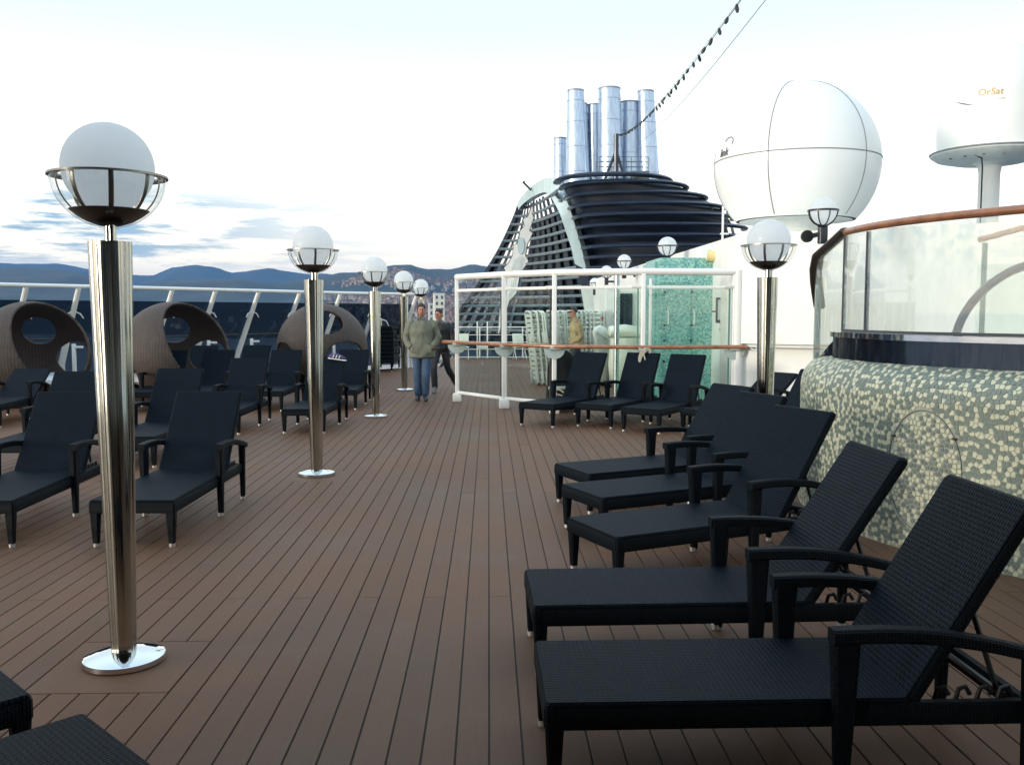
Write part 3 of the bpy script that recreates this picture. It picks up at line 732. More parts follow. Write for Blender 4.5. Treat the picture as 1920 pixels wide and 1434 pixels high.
# ------------------------------------------------------------------ raked wind screen on the port side
ws = thing('wind_screen', 'white raked stanchions with tinted glass and top rail in front of the hills', 'windbreak', (0, 0, 0))
nr = []
for i, (x, y) in enumerate(RAIL):
    a, b = RAIL[max(0, i - 1)], RAIL[min(len(RAIL) - 1, i + 1)]
    d = Vector((b[0] - a[0], b[1] - a[1])).normalized(); nr.append(Vector((d.y, -d.x)))
RZ, GZ = 2.165, 1.885
rt = [(x, y, RZ) for x, y in RAIL]
MB().tube(rt, .042, 12).build('top_rail', M['white'], ws, True)
def at(i, z, out=0.):
    """point on the raked plane of stanchion i"""
    x, y = RAIL[i]; k = .53 * max(RZ - z, 0) if z > .55 else .53 * (RZ - .55)
    return Vector((x - nr[i].x * (k + out), y - nr[i].y * (k + out), z))
for i in range(len(RAIL)):
    p = MB(); p.tube([at(i, .02), at(i, .55), at(i, 1.3), at(i, RZ - .02)], [.075, .070, .062, .050], 10)
    st = p.build('stanchion', M['white'], ws, True)
    p = MB(); c = at(i, 1.62, -.03); tt = Vector((nr[i].y, -nr[i].x, 0))
    pts = [c - tt * .20 + Vector((0, 0, -.10)), c - tt * .14 + Vector((0, 0, -.01)), c - tt * .05 + Vector((0, 0, .03)), c + tt * .05 + Vector((0, 0, .03)), c + tt * .14 + Vector((0, 0, -.01)), c + tt * .19 + Vector((0, 0, -.10))]
    p.tube(pts, .014, 6); p.build('clamp', M['white'], st, True)
    v = at(i, .02, -.55); vx = MB().box((v.x, v.y, .50), (.07, .07, 1.0), bev=.01); vx.box((v.x + .09, v.y, .93), (.20, .05, .05), bev=.008); vx.build('inner_post', M['white'], ws, True)
for i in range(len(RAIL) - 1):
    a0, a1, b0, b1 = at(i, .08, .07), at(i + 1, .08, .07), at(i, GZ, .07), at(i + 1, GZ, .07); m0, m1 = at(i, .55, .07), at(i + 1, .55, .07)
    n3 = Vector((nr[i].x, nr[i].y, 0)) * .010
    g_ = MB(); g_.hexa([m0, m1, m1 + n3, m0 + n3, b0, b1, b1 + n3, b0 + n3]); g_.hexa([a0, a1, a1 + n3, a0 + n3, m0, m1, m1 + n3, m0 + n3])
    g_.build('glass_pane', M['tint'], ws)
MB().tube([at(i, 1.10, .03) for i in range(len(RAIL))], .018, 8).build('mid_rail', M['wood_d'], ws, True)

# ------------------------------------------------------------------ clear glass screen across the walkway
gs_ = thing('glass_screen', 'white framed clear glass screen with brown handrail, round white top rail', 'glass screen', (0, 0, 0))
FP = [(-.58, 16.75), (.27, 15.55), (1.07, 14.75), (2.45, 14.35), (3.93, 14.45)]
HR = [(-.85, 16.95)] + [(x, y - .10) for x, y in FP] + [(4.1, 14.3)]
MB().tube([(x, y, 2.285) for x, y in FP], .056, 14).build('top_rail', M['white'], gs_, True)
for i, (x, y) in enumerate(FP):
    w_ = .092 if i in (1,) else .075 if i < 3 else .070
    p = MB().box((x, y, 1.15), (w_, .09, 2.28), bev=.012); p.build('post', M['white'], gs_, True)
    if i < 3: MB().box((x, y - .01, .075), (w_ + .09, .17, .15), bev=.012).build('post_base', M['white'], gs_, True)
    b = MB(); n_ = 14
    b.prism([(.17 * cos(pi + pi * k / n_), .16 * sin(pi + pi * k / n_)) for k in range(n_ + 1)], 0, .018, 0, f=lambda u, v, w: (x + u, y - .065 + w, 1.05 + v))
    b.box((x, y - .085, 1.065), (.16, .06, .05), bev=.006); b.build('rail_bracket', M['bracket'], gs_, True)
MB().tube([(x, y, 1.095) for x, y in HR], .032, 12).build('handrail', M['wood'], gs_, True)
for i in range(4):
    a, b = Vector((*FP[i], 0)), Vector((*FP[i + 1], 0)); d = (b - a); L = d.length; d.normalize(); rot = Matrix.Rotation(atan2(d.y, d.x), 3, 'Z'); c = (a + b) / 2
    for z, h in ((2.04, .05), (.17, .05)): MB().box((c.x, c.y, z), (L - .09, .055, h), rot, bev=.008).build('frame_rail', M['white'], gs_, True)
    MB().box((c.x, c.y, 1.105), (L - .16, .012, 1.83), rot).build('glass_pane', M['glass'], gs_)
    e = MB(); q = b - d * .085; e.box((q.x, q.y - .012, 1.105), (.022, .022, 1.83), rot); e.build('pane_seal', M['blackmetal'] if i < 2 else M['glass_e'], gs_)
    q = b - d * .10; MB().box((q.x, q.y - .02, 2.05), (.16, .05, .045), rot, bev=.006).build('clip', M['white2'], gs_, True)

# rope coil
m_ = MB()
for k in range(7):
    rr_ = .105 + .012 * (k % 3); m_.tube([(2.45 + rr_ * .72 * cos(a), 14.20 - .012 * k + .008 * sin(3 * a + k), .92 + rr_ * 1.25 * sin(a + .1 * k)) for a in [2 * pi * i / 20 for i in range(20)]], .012, 6, closed=True)
m_.tube([(2.45, 14.16, 1.09), (2.43, 14.12, .98), (2.46, 14.10, .86), (2.44, 14.12, .74)], .012, 6)
tag(m_.build('rope_coil', M['rope'], None, True), 'coil of natural rope hanging on the brown handrail post', 'rope')

# black arched board behind the screen
bd = thing('arched_board', 'black board with a rounded top standing behind the glass screen', 'board', (1.22, 14.98, 0), .15)
pl = [(-.25, 0), (.25, 0)] + [(.25 * cos(a), .62 + .36 * sin(a)) for a in [pi * i / 18 for i in range(19)]]
MB().prism(pl, -.02, .02, 0, f=lambda u, v, w: (u, w, v + .05)).build('panel', M['blackmetal'], bd, True)
MB().box((0, .12, .22), (.46, .22, .40), bev=.02).build('box_foot', M['blackmetal'], bd, True)
MB().box((0, -.03, .40), (.48, .03, .05), bev=.01).build('ledge', M['white2'], bd, True)
tag(MB().tube([(1.05, 14.55, .42), (1.15, 14.52, .40), (1.25, 14.50, .33), (1.32, 14.5, .31)], .012, 6).tube([(1.06, 14.55, .40), (1.10, 14.52, .33), (1.22, 14.50, .30)], .010, 6).build('rope_end', M['rope'], None, True), 'loose rope end tied round the foot of the third screen post', 'rope')

# ------------------------------------------------------------------ white deckhouse walls
dh = thing('deckhouse', 'tall blown out white deckhouse wall with ledge, right of the glass screen', 'deckhouse', (0, 0, 0))
WH = 2.87
w = MB(); w.prism([(3.95, 14.56), (7.6, 12.2), (9.5, 12.2), (9.5, 34), (3.95, 34)], 0.0, WH); w.build('wall', M['white'], dh)
# lower, slightly set-back panel gives the ledge
a, b = Vector((3.97, 14.52, 0)), Vector((7.58, 12.18, 0)); d = (b - a).normalized(); n_ = Vector((d.y, -d.x, 0)); rot = Matrix.Rotation(atan2(d.y, d.x), 3, 'Z'); L = (b - a).length; c = (a + b) / 2
MB().box((c.x + n_.x * .04, c.y + n_.y * .04, (1.12 + WH) / 2 + .02), (L, .08, WH - 1.14), rot).build('upper_panel', M['white'], dh)
MB().box((c.x + n_.x * .05, c.y + n_.y * .05, 1.105), (L, .11, .022), rot, bev=.005).build('ledge', M['white2'], dh, True)
for k in (.09, .42, .72):
    q = a + d * L * k + n_ * .10; m_ = MB(); m_.tube([(q.x - .10, q.y, 1.08), (q.x - .04, q.y - .03, 1.04), (q.x + .04, q.y - .05, 1.03), (q.x + .12, q.y - .05, 1.06)], .012, 8); m_.box((q.x, q.y + .03, 1.05), (.05, .08, .05), bev=.008); m_.build('hook', M['white2'], dh, True)
MB().tube([(3.99, 14.46, 0), (3.99, 14.46, 2.32)], .085, 16).build('corner_post', M['white'], dh, True)
# far white block with window, leaning rib next to the funnel
fb = thing('aft_house', 'white aft house with a dark window, seen through the glass beside the arch foot', 'deckhouse', (0, 0, 0))
MB().hexa([(4.55, 36, -1), (6.8, 36, -1), (6.8, 38.4, -1), (4.55, 38.4, -1), (3.9, 36, 2.62), (6.8, 36, 2.62), (6.8, 38.4, 2.62), (3.9, 38.4, 2.62)]).build('wall', M['white2'], fb)
sw = thing('shower_house', 'white stall wall with a tall dark window behind the emblem glass', 'shower stall', (0, 0, 0))
MB().box((3.30, 22.0, 1.15), (.95, .2, 2.3), bev=.02).build('wall', M['white2'], sw, True)
MB().box((3.32, 21.87, 1.42), (.30, .05, 1.35)).build('window', M['blkglass'], sw)
MB().box((3.05, 21.88, 1.15), (.05, .06, 2.2), bev=.01).build('frame', M['white'], sw, True)

# teal mosaic shower wall
tl = thing('shower_wall', 'tall teal mosaic wall with two locker doors, between glass screen and white wall', 'mosaic wall', (0, 0, 0))
MB().box((3.485, 16.72, 1.30), (.93, 1.5, 2.60)).build('wall', M['teal'], tl)
MB().box((3.00, 16.9, 1.28), (.045, 1.3, 2.53)).build('side_panel', M['teal'], tl)
for x, z0, z1 in ((3.33, .15, 2.12), (3.33, 2.16, 2.56)): MB().box((x, 15.962, (z0 + z1) / 2), (.46 if z1 < 2.2 else .60, .02, z1 - z0)).build('locker_door' if z1 < 2.2 else 'upper_panel', M['teal'], tl)
for z in (1.55, .55): MB().tube([(3.16, 15.945, z - .12), (3.16, 15.90, z - .10), (3.16, 15.90, z + .10), (3.16, 15.945, z + .12)], .012, 8).build('handle', M['white'], tl, True)
MB().tube([(3.62, 15.955, 1.43), (3.62, 15.90, 1.45), (3.62, 15.90, 1.65), (3.62, 15.955, 1.67)], .012, 8).build('handle', M['white'], tl, True)
for x in (3.10, 3.58):
    for z in (.30, .78, 1.15, 1.42, 2.0): MB().lathe([(0, 0), (.020, 0), (.020, .014), (0, .014)], 10).build('fixing', M['blackmetal'], tl, loc=(x, 15.945, z), rot=(R(90), 0, 0))
MB().box((3.34, 15.945, 1.02), (.46, .015, .025)).build('locker_bar', M['white2'], tl)

# wall monitor, sign, key switch
mo = thing('wall_monitor', 'slim framed display mounted on the white wall beside the teal panel', 'monitor', (3.985, 15.15, 1.68))
MB().box((-.10, -.02, 0), (.10, .20, .44), bev=.012).build('housing', M['white2'], mo, True)
MB().box((-.115, -.125, 0), (.19, .02, .42), bev=.006).build('bezel', M['ink'], mo, True)
MB().box((-.115, -.138, .005), (.125, .008, .33)).build('display', M['screen'], mo)
MB().tube([(-.27, -.10, -.02), (.05, -.10, -.02)], .012, 8).build('clamp_bar', M['blackmetal'], mo, True)
tag(MB().box((3.87, 15.03, 1.36), (.05, .015, .065), bev=.003).build('fire_sign', M['red'], None), 'small red square sign under the wall monitor', 'sign')
tag(MB().box((3.87, 15.03, 1.24), (.035, .02, .05), bev=.004).tube([(3.87, 15.01, 1.22), (3.87, 15.01, 1.17)], .008, 6).build('key_switch', M['rope'], None), 'small brass key switch below the red sign', 'switch')
MB().box((3.90, 15.0, 1.3), (.10, .06, 2.6)).build('duct_cover', M['white'], dh)

# floodlight on a pole
fl_ = thing('floodlight', 'yellowed floodlight on a white bracket above the teal panel', 'floodlight', (3.95, 15.9, 2.62))
m_ = MB(); m_.tube([(-.12, 0, .02), (.10, -.02, -.02)], [.10, .085], 18); m_.build('lens_housing', M['yellow'], fl_, True)
m_ = MB(); m_.box((.16, 0, -.01), (.12, .06, .10), bev=.01); m_.tube([(.16, 0, .05), (.16, 0, .14), (.24, 0, .15), (.24, 0, -.12), (.16, 0, -.12)], .012, 6); m_.tube([(.20, .04, .10), (.28, .04, .18), (.27, .04, .26)], .010, 6); m_.build('bracket', M['white2'], fl_, True)
an = thing('wall_pole', 'thin white double pole rising from the wall in front of the funnel', 'pole', (4.12, 16, 0))
MB().tube([(0, 0, 2.6), (0, 0, 3.5)], .020, 8).build('pole', M['white'], an, True); MB().tube([(.07, 0, 2.9), (.07, 0, 3.42)], .012, 8).build('rod', M['blackmetal'], an, True)
MB().box((.03, 0, 3.02), (.14, .05, .03)).build('clamp', M['white2'], an)

# steel post and emblem pane
sp = thing('steel_post', 'round satin steel post behind the glass screen, left of the emblem pane', 'post', (2.46, 17.4, 0))
MB().tube([(0, 0, 0), (0, 0, 2.40)], .052, 20).build('shaft', M['inox2'], sp, True); MB().lathe([(0, 2.4), (.06, 2.4), (.06, 2.43), (0, 2.45)], 20).build('cap', M['inox2'], sp, True)
ep = thing('emblem_pane', 'free glass pane with a black ship wheel emblem beside the steel post', 'glass pane', (2.83, 17.5, 0))
MB().box((0, 0, 1.05), (.62, .012, 2.0)).build('pane', M['glass'], ep)
MB().box((.31, -.01, 1.1), (.06, .05, 2.2), bev=.008).build('frame_post', M['inox2'], ep, True)
em = MB(); cx_, cz_, yy = -.20, 1.84, -.012
em.lathe([(.078, -.003), (.094, -.003), (.094, .003), (.078, .003), (.078, -.003)], 32, (0, 0, 0))
em.v = [(x + cx_, z + yy, y + cz_) for x, y, z in em.v]
for k in range(12):
    a = 2 * pi * k / 12; L_ = .155 if k % 3 == 0 else .125
    em.add([(cx_ + .085 * cos(a - .10), yy, cz_ + .085 * sin(a - .10)), (cx_ + L_ * cos(a), yy, cz_ + L_ * sin(a)), (cx_ + .085 * cos(a + .10), yy, cz_ + .085 * sin(a + .10))], [(0, 1, 2)])
for u, h_ in ((-.036, .07), (0, .105), (.036, .07)): em.box((cx_ + u, yy, cz_ + .005), (.013, .004, h_))
em.box((cx_, yy, cz_ + .035), (.075, .004, .012)); em.build('emblem', M['ink'], ep)

# covered bins / wrapped equipment behind the screen
def blob(name, label, cat, rings, mt, x, y, parts=()):
    t = thing(name, label, cat, (x, y, 0))
    MB().loft(rings, 24).build('cover', mt, t, True, angle=70); return t
t = blob('covered_bin', 'off white wrapped equipment with a folded canvas on top, right of the steel post', 'covered equipment', [((0, 0, .06), .26, .24), ((0, 0, .12), .33, .30), ((0, 0, .5), .36, .32), ((.02, 0, .9), .35, .33), ((.02, 0, 1.08), .37, .33)], M['canvas'], 3.02, 20.1)
MB().loft([((-.38, 0, 1.20), .02, .05, (0, 1, 0), (0, 0, 1)), ((-.34, 0, 1.21), .26, .13, (0, 1, 0), (0, 0, 1)), ((0, 0, 1.23), .30, .15, (0, 1, 0), (0, 0, 1)), ((.34, 0, 1.20), .27, .13, (0, 1, 0), (0, 0, 1)), ((.38, 0, 1.2), .03, .06, (0, 1, 0), (0, 0, 1))], 18).build('folded_canvas', M['canvas'], t, True, angle=70)
t = blob('wrapped_bundle', 'tall white wrapped bundle leaning left of the steel post', 'bundle', [((.02, 0, .05), .09, .16), ((0, 0, .12), .15, .24), ((-.03, 0, .6), .17, .26), ((-.05, 0, 1.0), .15, .25), ((-.07, 0, 1.18), .20, .24), ((-.09, 0, 1.30), .13, .16), ((-.09, 0, 1.35), .03, .04)], M['plasticw'], 2.62, 20.6)
MB().tube([(-.2, -.24, 1.2), (.1, -.27, 1.0), (.55, -.35, .98)], .010, 6).build('lashing', M['rope'], t, True)
wp = thing('door_frame', 'white upright frame beside the teal mosaic wall', 'frame', (2.86, 16.0, 0)); MB().box((0, 0, 1.12), (.05, .05, 2.24), bev=.01).build('jamb', M['white'], wp, True)

# white resin loungers stood on end and packed side by side
rn = random.Random(5)
ups = None
for k in range(17):
    u = k / 16; x = 1.05 + 1.62 * u; y = 20.4 + 1.5 * u
    if k < 6: y = 20.4 + .25 * (k - 3) ** 2 * .1
    lean = R(-7 + 8 * u) ; H_ = 1.62
    lab = 'white resin lounger stood on end, ' + ('leftmost and most tilted of the packed row' if k == 0 else 'rightmost of the packed row, at its red tag' if k == 16 else '%s from the left in the packed row' % ['second', 'third', 'fourth', 'fifth', 'sixth', 'seventh', 'eighth', 'ninth', 'tenth', 'eleventh', 'twelfth', 'thirteenth', 'fourteenth', 'fifteenth', 'sixteenth'][k - 1])
    if ups is None:
        t = thing('upended_lounger', lab, 'sun lounger', (x, y, .02), 0, 'white loungers stood on end')
        a_ = MB()
        for s_ in (-1, 1):
            a_.box((.0, s_ * .28, H_ / 2), (.034, .045, H_), bev=.008)
        MB_ = a_.build('side_rail', M['plasticw'], t, True)
        sl_ = MB().box((.018, 0, 0), (.012, .54, .075), bev=.003).mesh('slat', M['plasticw'])
        for z in [.12 + .11 * q for q in range(14)]: new_obj('slat', sl_, t, (0, 0, z))
        for z in (.16, 1.05):
            for s_ in (-1, 1): MB().box((-.028, s_ * .27, z), (.028, .04, .30), bev=.006).build('folded_leg', M['white2'], t, True)
        MB().tube([(0, -.28, H_ - .01), (-.01, -.15, H_ + .035), (-.01, .15, H_ + .035), (0, .28, H_ - .01)], .022, 8).build('head_bow', M['plasticw'], t, True)
        MB().box((0, -.28, .012), (.045, .05, .07)).build('wheel', M['blackmetal'], t)
        ups = t
    else: t = dup(ups, lab, (x, y, .02), 0)
    t.rotation_euler = (0, lean + rn.uniform(-.02, .02), rn.uniform(-.08, .08) + .15)
    t.location.x -= H_ * .5 * math.tan(lean) * .3
tag(MB().box((2.70, 21.5, 1.50), (.05, .01, .07)).build('tag', M['red'], None), 'small red tag on the last upended white lounger', 'tag')
tag(MB().tube([(.95, 20.05, 1.0), (1.5, 20.05, .93), (2.1, 20.5, .95), (2.75, 21.3, .98)], .009, 6).build('lashing_rope', M['rope'], None, True), 'thin rope strung across the packed white loungers', 'rope')

# ------------------------------------------------------------------ aft railing and furniture beyond the screen
ar = thing('aft_railing', 'low white steel railing along the aft edge of the deck', 'railing', (0, 0, 0))
for i in range(9):
    x = -1.1 + .78 * i; MB().tube([(x, 33, 0), (x, 33, 1.10)], .022, 8).build('post', M['white'], ar, True)
for z in (1.10, .82, .56, .30): MB().tube([(-1.1, 33, z), (5.2, 33, z)], .020 if z > 1 else .013, 8).build('rail', M['white'], ar, True)
MB().box((1.9, 33.05, .45), (6.0, .012, .84)).build('weather_cloth', M['tint'], ar)
tg = thing('white_frame', 'white upright gate frame standing at the aft railing', 'gate', (-.22, 32.4, 0))
for x in (-.18, .18): MB().box((x, 0, .65), (.05, .05, 1.3), bev=.01).build('upright', M['white'], tg, True)
MB().box((0, 0, .42), (.30, .03, .22), bev=.01).build('panel', M['white2'], tg, True)
for k, (x, l) in enumerate(((-.9, 'left'), (1.1, 'middle'), (1.7, 'right'))):
    t = thing('deck_chair', 'small %s pale folding chair at the aft railing behind the screen' % l, 'chair', (x, 31.9, 0), .3 * k, 'folding chairs at the aft railing')
    MB().box((0, 0, .42), (.42, .40, .03), bev=.01).build('seat', M['canvas'], t, True); MB().box((0, .20, .72), (.40, .03, .34), Matrix.Rotation(R(-10), 3, 'X'), bev=.01).build('backrest', M['canvas'], t, True)
    for sx in (-1, 1):
        for sy in (-1, 1): MB().tube([(sx * .19, sy * .18, 0), (sx * .19, -sy * .05, .42)], .012, 6).build('leg', M['white2'], t, True)

# ------------------------------------------------------------------ funnel
fu = thing('funnel', 'tall navy louvred ship funnel framed by a pale blue arch', 'funnel', (0, 0, 0))
Lp = [(-4.6, -3.0, 49), (-2.25, .45, 48), (-1.46, 1.76, 47), (-.657, 2.883, 47), (-.257, 3.539, 47), (.544, 4.848, 47), (1.131, 6.071, 47), (1.432, 6.775, 47), (1.639, 7.343, 47)]
def Lx(z):
    for (x0, z0, y0), (x1, z1, y1) in zip(Lp, Lp[1:]):
        if z <= z1: t = (z - z0) / (z1 - z0); return x0 + (x1 - x0) * t, y0 + (y1 - y0) * t
    return Lp[-1][0] + (z - 7.343) * .9, 46.5
Rp = [(6.5, -3.0), (5.75, -1.3), (5.142, .559), (4.618, 2.043), (4.214, 3.449), (4.0, 4.344), (3.74, 5.281), (3.45, 6.1), (3.10, 6.9), (2.8, 7.4)]
def Rx(z):
    for (x0, z0), (x1, z1) in zip(Rp, Rp[1:]):
        if z <= z1: t = (z - z0) / (z1 - z0); return x0 + (x1 - x0) * t
    return 2.8
RY = 39.6
def surf(t, z, back=0.):
    lx, ly = Lx(z); rx = Rx(z)
    if z > 7.0: ly = ly + (42.5 - ly) * min(1, (z - 7.0) / .8)
    return Vector((lx + (rx - lx) * t, ly + (RY - ly) * t ** 2.3 + back, z))
# arch band (outer / inner edge, real thickness)
AO = [(-4.9, -3.0, 49), (-2.30, .45, 48), (-1.52, 1.76, 47), (-.72, 2.883, 47), (-.32, 3.539, 47), (.48, 4.848, 47), (1.07, 6.071, 47), (1.37, 6.775, 47), (1.58, 7.343, 46.6), (2.15, 7.80, 45.0), (2.689, 7.90, 43.2), (3.0, 7.62, 41.8), (3.25, 7.092, 41), (3.50, 6.225, 40), (3.76, 5.281, 39.6), (4.02, 4.344, 39.5), (4.234, 3.449, 39.5), (4.638, 2.043, 39.5), (5.162, .559, 39.5), (5.80, -1.3, 39.5), (6.5, -3, 39.5)]
AI = [(-4.72, -3.0, 49), (-2.12, .45, 48), (-1.34, 1.76, 47), (-.52, 2.883, 47), (-.12, 3.539, 47), (.68, 4.848, 47), (1.25, 6.02, 47), (1.52, 6.66, 47), (1.64, 7.0, 46.6), (2.18, 7.29, 45.2), (2.68, 7.28, 43.4), (2.95, 6.95, 42.2), (3.10, 6.45, 41), (3.22, 5.95, 40), (3.40, 5.3, 39.6), (3.68, 4.45, 39.5), (3.85, 3.75, 39.5), (4.28, 2.3, 39.5), (4.75, .559, 39.5), (5.25, -1.3, 39.5), (5.9, -3, 39.5)]
def smooth3(P, n=4):
    out = []
    for i in range(len(P) - 1):
        p0, p1, p2, p3 = P[max(i - 1, 0)], P[i], P[i + 1], P[min(i + 2, len(P) - 1)]
        for k in range(n):
            t = k / n; out.append(tuple(.5 * (2 * p1[j] + (-p0[j] + p2[j]) * t + (2 * p0[j] - 5 * p1[j] + 4 * p2[j] - p3[j]) * t * t + (-p0[j] + 3 * p1[j] - 3 * p2[j] + p3[j]) * t ** 3) for j in range(3)))
    return out + [P[-1]]
AO, AI = smooth3(AO), smooth3(AI)
m_ = MB(); m2_ = MB()
for i in range(len(AO) - 1):
    o0, o1, i0, i1 = [Vector((p[0], p[2], p[1])) for p in (AO[i], AO[i + 1], AI[i], AI[i + 1])]; th = Vector((.25, .45, 0)); o0, o1, i0, i1 = [v - Vector((0, .22 * sm(30, 44, i), 0)) for v in (o0, o1, i0, i1)]
    i0 = i0 - Vector((.12, 0, .04)) * sm(36, 46, i); i1 = i1 - Vector((.12, 0, .04)) * sm(36, 46, i + 1)
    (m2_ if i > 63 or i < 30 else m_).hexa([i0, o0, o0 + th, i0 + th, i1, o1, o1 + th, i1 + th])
m_.build('arch', M['arch'], fu)
m2_.build('arch_leg_shaded_foot', M['navy'], fu)  # left leg is dark itself; the right foot's shade is painted in navy
# lattice bars
levels = [-2.6 + .415 * k for k in range(24)]
for z in levels:
    if z > 7.0: continue
    ts = [.965 * i / 14 for i in range(15)]; pts = [surf(t, z) + Vector((0, 0, 0)) for t in ts]
    MB().tube(pts, .055, 6, ry=.075, up=(0, 0, 1)).build('lattice_bar', M['bar'], fu, True)
# slanting dark slats behind the bars
for k in range(13):
    t0, t1 = (k + .10) / 13, (k + .62) / 13
    zt = 7.1 - (0.0 if 1 < k < 10 else .2); m_ = MB(); n_ = 12
    for i in range(n_ + 1):
        z = -3 + (zt + 3) * i / n_
        for t in (t0, t1): m_.v.append(surf(t, z, .18))
        for t in (t0, t1): m_.v.append(surf(t, z, .42))
    for i in range(n_):
        q = i * 4; m_.f += [(q, q + 1, q + 5, q + 4), (q + 2, q + 3, q + 7, q + 6), (q, q + 2, q + 6, q + 4), (q + 1, q + 3, q + 7, q + 5)]; m_.m += [0] * 4
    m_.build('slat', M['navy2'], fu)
# dark plating inside the starboard half
m_ = MB(); n_ = 10
for i in range(n_ + 1):
    z = -3 + 9.3 * i / n_
    for t in (.44 + .03 * i / n_, .6, .75, .9, 1.02): m_.v.append(surf(t, z, 1.0))
for i in range(n_):
    for k in range(4): m_.f.append((i * 5 + k, i * 5 + k + 1, i * 5 + k + 6, i * 5 + k + 5)); m_.m.append(0)
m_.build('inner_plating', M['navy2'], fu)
# thin cross braces
for (a0, a1) in (((.40, 6.5), (.62, 4.6)), ((.12, .2), (.30, 2.4)), ((.30, .4), (.18, 2.5))):
    MB().tube([surf(a0[0], a0[1], .5), surf(a1[0], a1[1], .5)], .045, 6).build('brace', M['navy2'], fu, True)
# emblem: elongated compass star
lg = [(2.299, 7.25), (2.213, 6.554), (2.301, 6.44), (2.041, 5.694), (2.215, 5.58), (2.1, 5.35), (1.926, 5.004), (1.839, 4.486), (2.002, 4.187), (1.578, 3.562), (1.462, 2.926), (1.393, 2.578), (1.055, 2.23), (0.821, 1.533), (0.47, 0.426), (0.588, 1.824), (0.909, 2.694), (0.851, 3.273), (0.939, 3.562), (0.782, 3.85), (1.055, 4.139), (1.229, 4.485), (1.287, 5.003), (1.519, 5.061), (1.606, 5.693), (1.809, 5.923), (1.75, 6.266), (1.982, 6.382)]
yl = lambda z: 45.9
m_ = MB(); m_.prism(lg, 0, .10, 0, f=lambda u, v, w: (u, 45.75 + w, v)); m_.build('star_emblem', M['white'], fu)
m_ = MB(); m_.tube([(u, 45.80, v) for u, v in lg], .045, 5, closed=True); m_.build('emblem_edge', M['navy'], fu)
m_ = MB(); m_.prism([(1.62 + .17 * cos(a), 4.95 + .42 * sin(a)) for a in [2 * pi * i / 20 for i in range(20)]], 0, .03, 0, f=lambda u, v, w: (u, 45.70 + w, v)); m_.build('emblem_centre', M['arch'], fu)
m_ = MB()
for (x0, z0, x1, z1) in ((1.20, 3.75, 1.50, 4.45), (1.36, 3.65, 1.60, 4.42), (1.05, 3.6, 1.32, 4.3), (1.55, 3.75, 1.72, 4.4), (1.2, 2.6, 1.3, 3.4), (1.0, 2.2, 1.15, 3.2)): m_.tube([(x0, 45.70, z0), (x1, 45.70, z1)], .012, 5)
m_.build('emblem_rays', M['arch'], fu)
# louvres wrapping the starboard side
XR = [(-3, 12.8), (2, 12.4), (4.2, 11.9), (5.2, 11.24), (6.19, 10.1), (7.06, 8.4), (7.48, 7.0)]
def lou(z, k, ins=0., n=26):
    rx = Rx(min(z, 7.3)) + .10; xr = interp(XR, z); cx_, a_ = (rx + xr) / 2, (xr - rx) / 2 - ins; b_ = 2.6 - ins * 1.0
    yc = RY + .25 + (ins * .8)
    return [Vector((cx_ - a_ * cos(pi * i / n * k), yc - b_ * abs(sin(pi * i / n * k)) ** (.62 if i < n / 2 else 1.0), z)) for i in range(n + 1)]
zs = [-1.2 + .43 * k for k in range(21)]
for z in zs:
    if z > 7.2: continue
    pts = lou(z, 1.0); MB().tube(pts, .14, 8, ry=.085, up=(0, 0, 1)).build('louvre', M['navy'], fu, True, angle=60)
MB().tube(lou(7.24, 1.0), .20, 8, ry=.10, up=(0, 0, 1)).build('louvre', M['navy'], fu, True)
m_ = MB(); rows_ = [(-3, .55), (1, .55), (3, .55), (4.6, .60), (5.4, .30), (5.8, .16), (6.2, .15), (6.7, .15), (7.10, .15)]; n_ = 26
for z, ins in rows_:
    m_.v += lou(z, 1.0, ins, n_)
for r_ in range(len(rows_) - 1):
    for i in range(n_):
        if r_ == 3 and i == 21: continue
        m_.f.append((r_ * (n_ + 1) + i, r_ * (n_ + 1) + i + 1, (r_ + 1) * (n_ + 1) + i + 1, (r_ + 1) * (n_ + 1) + i)); m_.m.append(0)
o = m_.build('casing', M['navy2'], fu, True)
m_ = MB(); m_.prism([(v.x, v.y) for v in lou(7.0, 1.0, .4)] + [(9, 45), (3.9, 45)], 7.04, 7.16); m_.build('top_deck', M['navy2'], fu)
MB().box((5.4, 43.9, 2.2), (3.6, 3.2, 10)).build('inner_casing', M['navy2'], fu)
for x in (6.2, 7.6, 9.0, 10.2, 11.2):
    m_ = MB(); h_ = interp([(6, 7.3), (9.0, 7.0), (10.4, 6.2), (11.4, 5.0)], x); m_.box((x, 39.6 + (x - 6) * .25, h_ / 2 - 1.6), (.10, .12, h_ + 2.6)); m_.build('frame_upright', M['navy'], fu)
for (x, z, w_) in ((5.0, 6.75, .5), (6.5, 6.8, .9), (7.0, 5.9, 1.3), (9.2, 5.95, .5)):
    MB().box((x, 38.4, z), (w_, .08, .26), bev=.01).build('pipework', M['bar'], fu)
